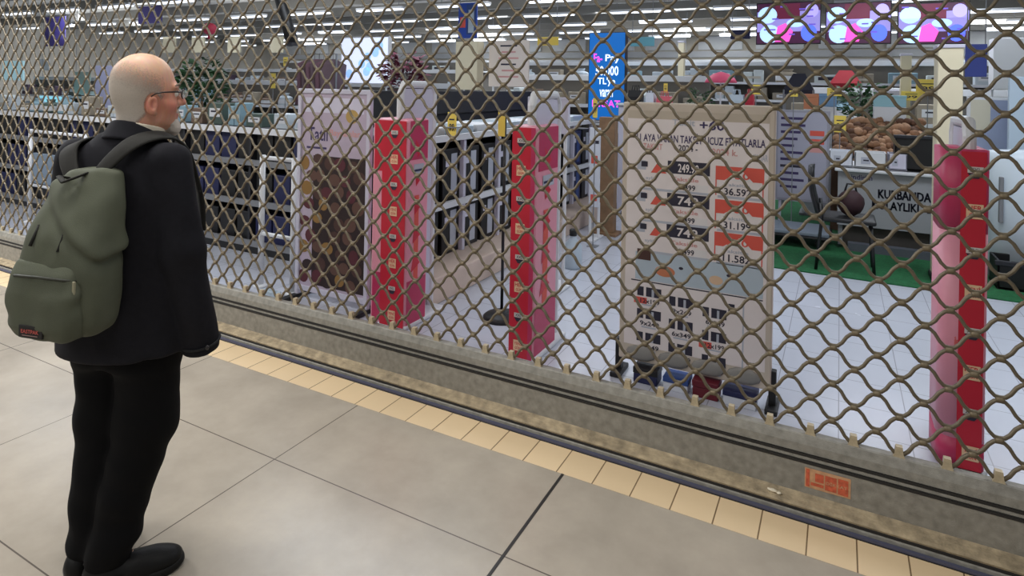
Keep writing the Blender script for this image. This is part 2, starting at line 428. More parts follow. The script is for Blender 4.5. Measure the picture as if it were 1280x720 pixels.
# tabs that hold the lowest wire
tm = None; x = row_x(0) - int((row_x(0) - X0) / LAM) * LAM + LAM
mtab = mat('tab_metal', (188, 174, 146), .5, .3, noise=.15, scale=50)
while x < X1 - .05:
    if tm is None:
        b = MB(); y = .011
        vs = [(-.022, -y, -.004), (.022, -y, -.004), (.014, -y, .016), (.011, -y, .042), (-.011, -y, .042), (-.014, -y, .016)]
        vs += [(v[0], y, v[2]) for v in vs]
        b.add(vs, [(0, 1, 2, 3, 4, 5), (11, 10, 9, 8, 7, 6)] + [(i, i + 6, (i + 1) % 6 + 6, (i + 1) % 6) for i in range(6)], mtab)
        o = b.build('tab', sh, False, (x - inv.x, 0, .280)); tm = o.data
    else: link('tab', tm, sh, (x - inv.x, 0, .280))
    x += LAM
# side guide and lintel of the shutter opening
struct(MB().span((X0 - .12, 2.64, 0), (X0, 2.76, 3.1), M_rail).build('trim_5'))
struct(MB().span((X1, 2.64, 0), (X1 + .12, 2.76, 3.1), M_rail).build('trim_6'))
struct(MB().span((X0 - .3, 2.5, 2.83), (X1 + .3, 2.9, 4.1), M_wall).build('wall_front'))
# paper scrap on the sill, right of the sticker
q = at(963, 632, z=.055)
b = MB(); b.ball((0, 0, .003), (.020, .011, .006), mat('plaster', (214, 204, 182), .9, noise=.1, scale=80), 9, 6, .25); b.ball((.022, -.003, .002), (.010, .008, .004), MATS['plaster'], 8, 5, .2)
tag(b.build('paper_scrap', None, True, (q.x, 2.64, .054)), 'small crumpled whitish scrap lying on the sill under the shutter bar', 'scrap')

# ================================================================== THE MAN
PX, PY, PR = -2.075, 1.225, math.radians(15)
M_coat = mat('coat_cloth', (23, 23, 29), .85, noise=.12, scale=60, bump=.12, bscale=500, spec=.25)
M_coat2 = mat('coat_seam', (17, 17, 21), .8)
M_trou = mat('trouser_cloth', (6, 6, 8), .9, noise=.1, scale=40, spec=.2)
M_shoe = mat('shoe_leather', (13, 13, 13), .55, bump=.1, bscale=200, spec=.3)
M_sole = mat('shoe_sole', (19, 18, 17), .7, spec=.3)
M_shirt = mat('shirt_cloth', (214, 204, 184), .8)
M_green2 = mat('pack_cloth', (78, 82, 66), .8, noise=.10, scale=14, bump=.15, bscale=400)
M_strap = mat('pack_strap', (27, 26, 22), .85, bump=.15, bscale=300)
def skin_material():
    M = mat('skin', (196, 140, 116), .5); nt = M.node_tree; b = nt.nodes['Principled BSDF']
    a = nt.nodes.new('ShaderNodeVertexColor'); a.layer_name = 'tone'
    n = nt.nodes.new('ShaderNodeTexNoise'); n.inputs['Scale'].default_value = 45; n.inputs['Detail'].default_value = 4
    x = nt.nodes.new('ShaderNodeMix'); x.data_type = 'RGBA'; x.blend_type = 'SOFT_LIGHT'; x.inputs[0].default_value = .35
    nt.links.new(a.outputs[0], x.inputs[6]); nt.links.new(n.outputs['Color'], x.inputs[7]); nt.links.new(x.outputs[2], b.inputs['Base Color'])
    b.inputs['Subsurface Weight'].default_value = .12; b.inputs['Subsurface Radius'].default_value = (.012, .005, .003); b.inputs['Subsurface Scale'].default_value = .5
    return M
M_skin = skin_material()
def hair_material(name, rgb, rgb2, scale=220):
    M = mat(name, rgb, .8); nt = M.node_tree; b = nt.nodes['Principled BSDF']; L = nt.links.new
    a = nt.nodes.new('ShaderNodeVertexColor'); a.layer_name = 'cover'
    tc = nt.nodes.new('ShaderNodeTexCoord'); n = nt.nodes.new('ShaderNodeTexNoise'); n.inputs['Scale'].default_value = scale; n.inputs['Detail'].default_value = 3
    L(tc.outputs['Object'], n.inputs['Vector'])
    x = nt.nodes.new('ShaderNodeMix'); x.data_type = 'RGBA'; x.inputs[6].default_value = lin(rgb) + (1,); x.inputs[7].default_value = lin(rgb2) + (1,)
    L(n.outputs['Fac'], x.inputs[0]); L(x.outputs[2], b.inputs['Base Color'])
    s = nt.nodes.new('ShaderNodeMath'); s.operation = 'SUBTRACT'; L(n.outputs['Fac'], s.inputs[0]); s.inputs[1].default_value = .5
    t = nt.nodes.new('ShaderNodeMath'); t.operation = 'MULTIPLY_ADD'; L(s.outputs[0], t.inputs[0]); t.inputs[1].default_value = 1.0; L(a.outputs[0], t.inputs[2]); t.use_clamp = True
    L(t.outputs[0], b.inputs['Alpha'])
    return M
M_hair = hair_material('hair_grey', (204, 194, 182), (164, 154, 143))
M_beard = hair_material('beard_white', (226, 218, 208), (168, 158, 148))

person = thing('person', 'balding person with grey beard and glasses in dark coat, looking in through the shutter', 'person', (PX, PY, 0), PR)
HX, HYY, HZ, HR = .037, .021, 1.535, math.radians(-39)                  # between the ears, and which way the face is turned
ch, shh = math.cos(HR), math.sin(HR)
HD = 1.09
def headframe(p):
    x, y, z = p[0] - HX, p[1] - HYY, p[2] - HZ
    return (x * ch + y * shh, (-x * shh + y * ch) * HD, z)
def hw(v): return Vector((HX + v[0] * ch - v[1] / HD * shh, HYY + v[0] * shh + v[1] / HD * ch, HZ + v[2]))
def cranium(h, o=0.0):
    d = ell(h, (0, -.010, .082), (.079 + o, .100 + o, .090 + o))
    return smin(d, ell(h, (0, -.035, .035), (.068 + o, .068 + o, .075 + o)), .03)
def head(h):
    d = cranium(h)
    d = smin(d, ell(h, (0, .040, .010), (.064, .060, .088)), .035)
    d = smin(d, ell(h, (0, .042, -.045), (.056, .052, .044)), .03)
    d = smin(d, ell(h, (0, .086, -.068), (.026, .020, .020)), .025)
    d = smin(d, ell(h, (0, .086, .060), (.052, .017, .012)), .02)
    for s in (-1, 1):
        d = smin(d, ell(h, (s * .040, .068, .0), (.026, .026, .028)), .02)
        d = smax(d, -ell(h, (s * .031, .108, .040), (.019, .014, .012)), .012)
        d = smin(d, ell(h, (s * .012, .104, .004), (.010, .012, .009)), .01)
    d = smin(d, cone(h, (0, .098, .046), (0, .121, .010), .008, .0125), .012)
    d = smin(d, ell(h, (0, .098, -.030), (.022, .010, .006)), .008)
    d = smin(d, ell(h, (0, .096, -.040), (.020, .010, .006)), .008)
    d = smin(d, cone(h, (0, -.022, -.03), (0, -.040, -.20), .060, .066), .03)
    for s in (-1, 1):
        e = ell(h, (s * .080, .008, .002), (.009, .019, .031), rz=s * -.35, rx=-.15)
        e = smax(e, -ell(h, (s * .090, .012, .004), (.010, .011, .018)), .006)
        e = smin(e, ell(h, (s * .077, .016, -.023), (.007, .010, .011)), .006)
        e = smin(e, ell(h, (s * .080, .020, .0), (.005, .006, .009)), .004)
        d = smin(d, e, .006)
    return d
def hand(p, w, fd, pd, td):
    """w wrist, fd finger direction, pd palm normal, td thumb side"""
    w, fd, pd, td = [np.array(v, float) for v in (w, fd, pd, td)]
    fd /= np.linalg.norm(fd); td = td - fd * (td @ fd); td /= np.linalg.norm(td); pd = np.cross(fd, td) * (1 if np.cross(fd, td) @ pd > 0 else -1)
    d = cone(p, w, w + fd * .02, .026, .026)
    for o in (-.026, -.009, .009, .026): d = smin(d, cone(p, w + fd * .015 + td * o * .6, w + fd * .085 + td * o, .015, .0125), .012)
    for o, L in ((.028, .068), (.0095, .078), (-.0095, .072), (-.028, .058)):
        a = w + fd * .088 + td * o; b1 = a + fd * L * .42 + pd * L * .16; c = b1 + fd * L * .26 + pd * L * .24; e = c + fd * L * .10 + pd * L * .24
        d = smin(d, np.minimum(np.minimum(cone(p, a, b1, .0096, .0088), cone(p, b1, c, .0088, .0082)), cone(p, c, e, .0082, .0072)), .004)
    a = w + fd * .03 + td * .024; b1 = a + fd * .026 + td * .022 + pd * .008; c = b1 + fd * .032 + td * .004 + pd * .012
    return smin(d, np.minimum(cone(p, a, b1, .013, .011), cone(p, b1, c, .0105, .008)), .008)
WR = (.230, .050, .855); WL = (-.262, .10, .88)
def body(p):
    d = head(headframe(p))
    t = loft(p, [(.86, 0, 0, .15, .10), (1.0, 0, 0, .155, .10), (1.15, 0, -.005, .15, .10), (1.3, 0, -.015, .175, .095), (1.39, .0, -.02, .14, .07), (1.44, .01, -.015, .07, .055)], n=2.1)
    d = smin(d, t, .03)
    for s, wr, kn, an in ((1, WR, (.074, .018, .48), (.014, -.070, .09)), (-1, WL, (-.085, .01, .48), (-.088, -.052, .09))):
        d = smin(d, smin(cone(p, (s * .175, -.018, 1.36), (s * .238, .0, 1.08), .048, .038), cone(p, (s * .238, .0, 1.08), wr, .038, .025), .02), .03)
        d = smin(d, smin(cone(p, (s * .085, 0, .88), kn, .085, .058), cone(p, kn, an, .055, .036), .02), .03)
        d = smin(d, cone(p, an, (an[0] + (.085 if s > 0 else .015), an[1] + (.085 if s > 0 else .12), .036), .028, .020), .02)
        d = smin(d, hand(p, wr, (-.02 * s, .20, -.98), (-s, .15, 0), (-s * .2, 1, .2)), .01)
    return d
def tone(me, V, Q):
    h = headframe((V[:, 0], V[:, 1], V[:, 2]))
    c = np.tile(np.array(lin((204, 152, 126))), (len(V), 1))
    def blend(w, rgb):
        nonlocal c
        w = np.clip(w, 0, 1)[:, None]; c = c * (1 - w) + np.array(lin(rgb)) * w
    blend((h[2] - .07) / .05, (216, 174, 146))
    g = lambda a, r: np.exp(-(((h[0] - a[0]) / r[0]) ** 2 + ((h[1] - a[1]) / r[1]) ** 2 + ((h[2] - a[2]) / r[2]) ** 2))
    for s in (-1, 1): blend(.75 * g((s * .055, .07, .0), (.04, .045, .04)), (198, 116, 98)); blend(.8 * g((s * .082, 0, 0), (.02, .03, .035)), (196, 118, 102))
    blend(.6 * g((0, .085, .085), (.06, .03, .03)), (206, 140, 118)); blend(.7 * g((0, .12, .01), (.02, .02, .02)), (198, 112, 94)); blend(.8 * g((0, .1, -.035), (.025, .02, .009)), (172, 92, 84))
    a = me.color_attributes.new('tone', 'FLOAT_COLOR', 'POINT')
    a.data.foreach_set('color', np.concatenate([c, np.ones((len(V), 1))], 1).astype(np.float32).ravel())
BODY = solid('body', body, axis((-.36, -.09, .007), (-.09, .15, .0028), (.15, .36, .0045)), axis((-.14, -.09, .007), (-.09, .26, .0029)),
      axis((.02, .60, .012), (.60, .84, .0042), (.84, 1.40, .012), (1.40, 1.73, .0029)), M_skin, person, tone)
# hair: close-cropped grey around the back and sides, bald on top
def hair_cover(h):
    top = .050 + np.clip(-h[1], -.1, .1) * .45
    c = 1 - np.clip((h[2] - top + .03) / .10, 0, 1)
    front = np.clip((.052 - h[1] - np.clip(.03 - h[2], 0, .1) * .9) / .022, 0, 1)
    c = c * front * np.clip((h[2] + .085) / .02, 0, 1)
    ear = ((h[1] - .012) / .026) ** 2 + ((h[2] - .002) / .040) ** 2
    return c * np.clip((ear - .8) / .4, 0, 1)
def shell(name, fn, cover, ax, ay, az, m):
    def post(me, V, Q):
        c = cover(headframe((V[:, 0], V[:, 1], V[:, 2]))); a = me.color_attributes.new('cover', 'FLOAT_COLOR', 'POINT')
        a.data.foreach_set('color', np.stack([c, c, c, np.ones(len(V))], 1).astype(np.float32).ravel())
        keep = c > .02
        bm = bmesh.new(); bm.from_mesh(me); bm.verts.ensure_lookup_table()
        bmesh.ops.delete(bm, geom=[v for v in bm.verts if not keep[v.index]], context='VERTS'); bm.to_mesh(me); bm.free()
    return solid(name, fn, ax, ay, az, m, person, post)
def hair_sdf(p):
    h = headframe(p); d = cranium(h, .0022)
    d = smin(d, ell(h, (0, .040, .010), (.0655, .060, .088)), .035)
    d = smin(d, cone(h, (0, -.022, -.03), (0, -.040, -.12), .0618, .0665), .03)
    return d
shell('hair', hair_sdf, hair_cover, axis((-.09, .15, .0035)), axis((-.11, .20, .0035)), axis((1.42, 1.73, .0035)), M_hair)
def beard_cover(h):
    low = np.clip((-.004 - h[2]) / .02, 0, 1)
    front = np.clip((h[1] - .042 - np.clip(-.03 - h[2], 0, .05) * -.2) / .03, 0, 1)
    mouth = ((h[0]) / .024) ** 2 + ((h[2] + .035) / .010) ** 2
    return low * front * np.where(h[1] > .08, np.clip((mouth - .6) / .5, 0, 1), 1)
def beard_sdf(p):
    h = headframe(p); d = ell(h, (0, .042, -.043), (.0575, .057, .047))
    d = smin(d, ell(h, (0, .092, -.078), (.033, .024, .028)), .025)
    d = smin(d, ell(h, (0, .097, -.022), (.028, .012, .010)), .012)
    return d + waves(p, .0008, 420, 4)
shell('beard', beard_sdf, beard_cover, axis((-.05, .16, .003)), axis((0, .22, .003)), axis((1.42, 1.56, .003)), M_beard)
for s in (-1, 1):
    c = hw((s * .031, .088, .039)); e = MB(); e.ball(c, .0125, mat('eye_white', (226, 220, 212), .2), 12, 8); f = Vector((-shh, ch, 0))
    e.ball(c + f * .0078, .0062, mat('iris', (70, 56, 44), .15), 10, 6); e.build('eye', person, True)
    b = MB(); b.tube([hw((s * x, y, z)) for x, y, z in ((.014, .104, .066), (.028, .104, .071), (.042, .096, .070), (.052, .085, .064))], [.002, .0042, .004, .0015], mat('brow_hair', (120, 108, 96), .9), 6); b.build('eyebrow', person, True)
mf = mat('spectacle_frame', (34, 24, 22), .35); gl = MB()
for s in (-1, 1):
    gl.tube([hw((s * (.034 + .024 * math.cos(w)), .117 - .012 * abs(math.cos(w)) * (1 if math.cos(w) > 0 else 0), .038 + .016 * math.sin(w))) for w in [2 * math.pi * k / 18 for k in range(18)]], .0020, mf, 6, True)
    gl.tube([hw((s * .058, .106, .044)), hw((s * .074, .088, .046)), hw((s * .082, .040, .044)), hw((s * .084, .020, .040)), hw((s * .083, .004, .030))], [.0030, .0034, .0028, .0024, .002], mf, 6)
gl.tube([hw((-.010, .116, .042)), hw((0, .120, .045)), hw((.010, .116, .042))], .002, mf, 6)
G = gl.build('glasses', person, True)
for s in (-1, 1):
    l = MB(); l.ball(hw((s * .034, .1145, .038)), (.022, .004, .0145), mat('lens', (235, 240, 242), .05, alpha=.18), 14, 6); l.build('lens', G, True)

# coat: torso and two sleeves in one cloth surface
WCR = Vector(WR); EL = .0
def sleeve(p, s, sh_, el, wr, r):
    d = smin(cone(p, sh_, el, r[0], r[1]), cone(p, el, wr, r[1], r[2]), .03)
    n = Vector(wr) - Vector(el); return smax(d, plane(p, wr, n), .012)
CR = (.232, .068, .722); CLL = (-.256, .09, .76)
def coat(p):
    t = loft(p, [(.738, -.004, .012, .214, .165), (.82, -.004, .01, .213, .162), (.9, -.004, .008, .211, .155), (1.0, -.004, .004, .208, .150), (1.1, -.004, 0, .206, .145), (1.2, -.003, -.006, .205, .140), (1.28, -.002, -.012, .202, .132),
                 (1.34, 0, -.018, .188, .118), (1.385, .004, -.02, .155, .102), (1.418, .012, -.018, .110, .088), (1.445, .018, -.012, .082, .076)], n=2.35, k=.01)
    t = t + waves(p, .0035, 26, 3, zs=.5) + waves(p, .0012, 70, 8, zs=.6)
    r = sleeve(p, 1, (.162, -.02, 1.350), (.218, -.012, 1.08), CR, (.073, .064, .057)) + waves(p, .003, 45, 11)
    l = sleeve(p, -1, (-.182, -.015, 1.345), (-.252, .01, 1.08), CLL, (.074, .066, .058)) + waves(p, .003, 45, 12)
    d = smin(t, smin(r, l, .001), .009)
    return d
solid('coat', coat, axis((-.38, .38, .0075)), axis((-.22, .27, .0075)), axis((.66, 1.50, .0075)), M_coat, person)
def collar(p):
    c = (.026, .004, 0)
    z0 = 1.425 - (p[1] - .0) * .42
    e = np.sqrt(((p[0] - c[0]) / .083) ** 2 + ((p[1] - c[1]) / .088) ** 2)
    flare = np.clip((z0 - p[2]) / .05, -1, 1.2) * .022
    d = np.abs((e - 1) * .083 - flare) - .0065
    return smax(smax(d, np.abs(p[2] - z0) - .036, .008), p[1] - .085, .006)
solid('collar', collar, axis((-.12, .17, .004)), axis((-.14, .13, .004)), axis((1.32, 1.54, .004)), M_coat, person)
def shirt(p):
    z0 = 1.432 - (p[1] - .0) * .26
    e = np.sqrt(((p[0] - .030) / .072) ** 2 + ((p[1] - .004) / .072) ** 2)
    return smax(np.abs((e - 1) * .072) - .004, np.abs(p[2] - z0) - .036, .004)
solid('shirt_collar', shirt, axis((-.08, .14, .0035)), axis((-.09, .12, .0035)), axis((1.34, 1.54, .0035)), M_shirt, person)
# cuff tab with a button, back seam, hem
b = MB(); n = (Vector(CR) - Vector((.232, -.005, 1.08))).normalized(); c0 = Vector(CR) - n * .035
b.tube([c0 + Vector((.061 * math.cos(w), .058 * math.sin(w) + .0, .012 * math.sin(w))) for w in [2 * math.pi * k / 20 for k in range(20)]], .004, M_coat2, 6, True); b.build('cuff_strap', person, True)
b = MB(); b.ball(c0 + Vector((.055, -.034, -.004)), (.006, .006, .008), mat('button', (44, 42, 44), .3), 10, 6); b.build('button', person, True)

# trousers
def trousers(p):
    d = loft(p, [(.70, -.005, .01, .15, .12), (.78, -.003, .01, .165, .125), (.9, 0, .005, .175, .13), (1.0, 0, 0, .17, .125)], n=2.3)
    r = smin(cone(p, (.078, .008, .86), (.070, .018, .50), .102, .090), cone(p, (.070, .018, .50), (.012, -.062, .105), .089, .067), .04)
    l = smin(cone(p, (-.080, .0, .86), (-.083, .008, .50), .100, .084), cone(p, (-.083, .008, .50), (-.086, -.042, .115), .082, .066), .04)
    crease = np.clip((.40 - p[2]) / .3, 0, 1)
    r = r + waves(p, .004, 40, 21, zs=1.6) * (.4 + crease); l = l + waves(p, .004, 40, 22, zs=1.6) * (.4 + crease)
    d = smin(d, smin(r, l, .012), .05)
    return smax(d, .062 + .10 * (p[1] - .02) * 0 - p[2], .012)
solid('trousers', trousers, axis((-.23, .23, .008)), axis((-.17, .19, .008)), axis((.03, 1.02, .008)), M_trou, person)
# shoes
def shoe(hx, hy, ang):
    a = math.radians(ang); ca, sa = math.cos(a), math.sin(a)
    def fr(p): x, y = p[0] - hx, p[1] - hy; return (x * sa - y * ca, x * ca + y * sa, p[2])
    def sd(p):
        q = fr(p)
        d = ell(q, (0, .040, .052), (.043, .055, .056))
        d = smin(d, ell(q, (0, .125, .040), (.047, .085, .046)), .035)
        d = smin(d, ell(q, (.002, .205, .034), (.047, .062, .036)), .03)
        return smax(d, .018 - q[2], .004) + waves(p, .0008, 90, 5)
    def so(p):
        q = fr(p); w = .040 + .010 * np.clip((q[1] - .08) / .1, 0, 1)
        e = np.minimum(ell(q, (0, .05, .014), (.047, .060, .05)), np.minimum(ell(q, (0, .13, .014), (.046, .09, .05)), ell(q, (.002, .205, .014), (.053, .069, .05))))
        lift = np.clip((q[1] - .2) / .08, 0, 1) ** 2 * .012
        return smax(smax(e, q[2] - .026 - lift, .003), lift - q[2], .003)
    xs = axis((hx - .22, hx + .30, .005)); ys = axis((hy - .12, hy + .34, .005))
    o = solid('shoe', sd, xs, ys, axis((.0, .14, .005)), M_shoe, person)
    solid('sole', so, xs, ys, axis((-.008, .06, .005)), M_sole, o)
    return o, lambda v: Vector((hx + v[0] * sa + v[1] * ca, hy - v[0] * ca + v[1] * sa, v[2]))
s1, f1 = shoe(-.022, -.112, 45); s2, f2 = shoe(-.088, -.105, 100)
msil = mat('silver_badge', (150, 148, 142), .35, .6)
b = MB(); b.tube([f1((.046, .060, .052)), f1((.049, .080, .049)), f1((.050, .095, .046))], [.003, .005, .002], msil, 6); b.build('side_badge', s1, True)
b = MB(); b.tube([f2((.034, .006, .070)), f2((.041, .020, .072))], [.004, .003], msil, 6); b.build('side_badge', s2, True)
for f, o in ((f1, s1), (f2, s2)):
    b = MB()
    for k in range(4):
        y = .115 + .022 * k; z = .088 - .008 * k
        b.tube([f((-.022, y, z - .004)), f((0, y + .005, z + .003)), f((.022, y, z - .004))], .0028, M_sole, 6)
    b.build('laces', o, True)

# ================================================================== BACKPACK (carried on both shoulders)
BPX = .0
pack = thing('backpack', 'olive green backpack with front pocket worn on the back of the person', 'backpack', (PX, PY, .86), PR)
def ploc(b): b.v = [(v[0], v[1], v[2] - .86) for v in b.v]; return b
def pk(p): return (p[0], p[1], p[2] + .86)
def pack_main(p):
    p = pk(p)
    d = loft(p, [(.865, 0, -.195, .118, .064), (.90, 0, -.203, .142, .086), (.97, 0, -.206, .152, .090), (1.06, 0, -.203, .152, .086), (1.15, .004, -.194, .146, .076), (1.23, .010, -.178, .134, .058), (1.30, .016, -.162, .112, .042), (1.345, .02, -.15, .085, .03)], n=2.9, k=.016)
    d = d + waves(p, .0035, 26, 31, zs=.35) + waves(p, .0012, 75, 32, zs=.5)
    # fold under the gathered top
    f = plane(p, (BPX + .02, -.26, 1.17), (.75, -.1, 1)); g = np.exp(-(f / .014) ** 2) * np.clip((p[0] + .10) / .1, 0, 1)
    return d + .008 * g - .006 * np.exp(-((f - .025) / .02) ** 2)
solid('main_bag', pack_main, axis((-.19, .19, .005)), axis((-.33, -.09, .005)), axis((-.02, .53, .0055)), M_green2, pack)
def pocket(p):
    p = pk(p)
    d = loft(p, [(.872, -.012, -.268, .104, .036), (.91, -.012, -.276, .118, .046), (1.0, -.012, -.274, .120, .044), (1.055, -.010, -.266, .117, .036), (1.090, -.008, -.254, .108, .024)], n=3.6, k=.010)
    return d + waves(p, .0025, 34, 41, zs=.6) + waves(p, .0012, 80, 42)
pkt = solid('front_pocket', pocket, axis((-.15, .13, .0045)), axis((-.345, -.20, .0045)), axis((-.01, .25, .005)), M_green2, pack)
mz = mat('zip_tape', (46, 48, 38), .6)
b = MB(); b.tube([(-.010 + x, y, z) for x, y, z in ((-.118, -.268, 1.040), (-.085, -.300, 1.050), (0, -.307, 1.054), (.085, -.300, 1.050), (.118, -.268, 1.040))], .004, mz, 6); ploc(b).build('zip', pkt, True)
b = MB(); b.box((.106, -.292, 1.024), (.009, .006, .045), mat('zip_puller', (146, 142, 118), .6), bev=.002); ploc(b).build('zip_puller', pkt)
b = MB(); b.box((-.005, -.3215, .905), (.082, .006, .034), mat('label_black', (22, 20, 20), .6), bev=.001); lab = ploc(b).build('label_patch', pack)
lab['label'] = 'small black brand patch with red lettering'
pr = Print((-.042, -.3252, .888 - .86)); pr.text('EASTPAK', .006, .013, .068, .024, mat('label_red', (190, 84, 76), .6), 1); pr.rect(.010, .006, .064, .0085, mat('label_grey', (150, 120, 116), .6), 1); pr.build('lettering', lab)
# carrying straps over both shoulders, haul loop
def strap(name, pts, w):
    """flat webbing lying on the coat: outward side faces away from the chest"""
    P_ = [Vector(p) for p in pts]; sm = []
    for i in range(len(P_) - 1):
        a, b_, c_, d_ = P_[max(i - 1, 0)], P_[i], P_[i + 1], P_[min(i + 2, len(P_) - 1)]
        for k in range(4):
            t = k / 4; sm.append((.5 * ((2 * b_) + (c_ - a) * t + (2 * a - 5 * b_ + 4 * c_ - d_) * t * t + (3 * b_ - a - 3 * c_ + d_) * t ** 3), w[i] + (w[i + 1] - w[i]) * t))
    sm.append((P_[-1], w[-1])); b = MB(); vs = []; n = len(sm)
    for i, (p, q) in enumerate(sm):
        t = (sm[min(i + 1, n - 1)][0] - sm[max(i - 1, 0)][0]).normalized(); o = p - Vector((p.x * .55, -.01, 1.26)); o = (o - t * o.dot(t)).normalized(); s_ = t.cross(o)
        for a, h in ((-1, -.3), (-1, .5), (-.8, 1), (.8, 1), (1, .5), (1, -.3)): vs.append(p + s_ * (q * a) + o * (.006 * h))
    fs = [(i * 6 + k, i * 6 + (k + 1) % 6, i * 6 + 6 + (k + 1) % 6, i * 6 + 6 + k) for i in range(n - 1) for k in range(6)] + [tuple(range(6)), tuple(range((n - 1) * 6 + 5, (n - 1) * 6 - 1, -1))]
    b.add(vs, fs, M_strap); return ploc(b).build(name, pack, True)
strap('shoulder_strap', [(.045, -.165, 1.325), (.075, -.140, 1.375), (.108, -.105, 1.420), (.128, -.045, 1.440), (.142, .02, 1.432), (.150, .075, 1.385), (.152, .112, 1.30), (.155, .142, 1.20), (.165, .140, 1.10)], [.020, .026, .03, .032, .032, .032, .03, .028, .02])
strap('shoulder_strap', [(-.045, -.165, 1.315), (-.085, -.145, 1.360), (-.112, -.116, 1.398), (-.126, -.055, 1.414), (-.138, .02, 1.408), (-.150, .070, 1.370), (-.152, .112, 1.30), (-.155, .142, 1.2), (-.165, .140, 1.10)], [.024, .030, .034, .034, .032, .032, .03, .028, .02])
b = MB(); b.tube([(-.03, -.18, 1.315), (-.04, -.215, 1.325), (-.01, -.228, 1.312), (.02, -.215, 1.325), (.03, -.185, 1.335)], [.009, .010, .010, .010, .009], M_strap, 8, flat=.4); ploc(b).build('haul_loop', pack, True)
b = MB()
for x0, z0, x1, z1 in ((-.075, 1.185, -.07, 1.13), (.025, 1.19, .03, 1.12)): b.tube([(x0, -.246, z0), (x1, -.276, z1)], [.003, .005], M_strap, 6)
ploc(b).build('cord', pack, True)

# ================================================================== THE SHOP BEHIND THE SHUTTER
white = mat('white_metal', (214, 216, 220), .45); lilac = mat('lilac_white', (200, 198, 214), .5); black = mat('black_plastic', (17, 17, 19), .5)
navy = mat('navy_card', (24, 30, 72), .6); grey = mat('grey_metal', (128, 130, 134), .5, .2); cream = mat('cream_board', (222, 212, 182), .6)
yellow = mat('yellow_card', (236, 208, 92), .6); red = mat('red_vinyl', (198, 34, 56), .42); pink = mat('pink_vinyl', (226, 150, 168), .42); magenta = mat('magenta_vinyl', (186, 50, 92), .42)
ink = mat('dark_ink', (44, 42, 58), .7); coral = mat('coral_print', (214, 88, 74), .6); palegrey = mat('pale_grey_print', (176, 180, 192), .6)
wood = mat('brown_wood', (134, 104, 76), .6, noise=.2, scale=10); beige = mat('beige_plinth', (206, 186, 172), .6, noise=.06, scale=6)

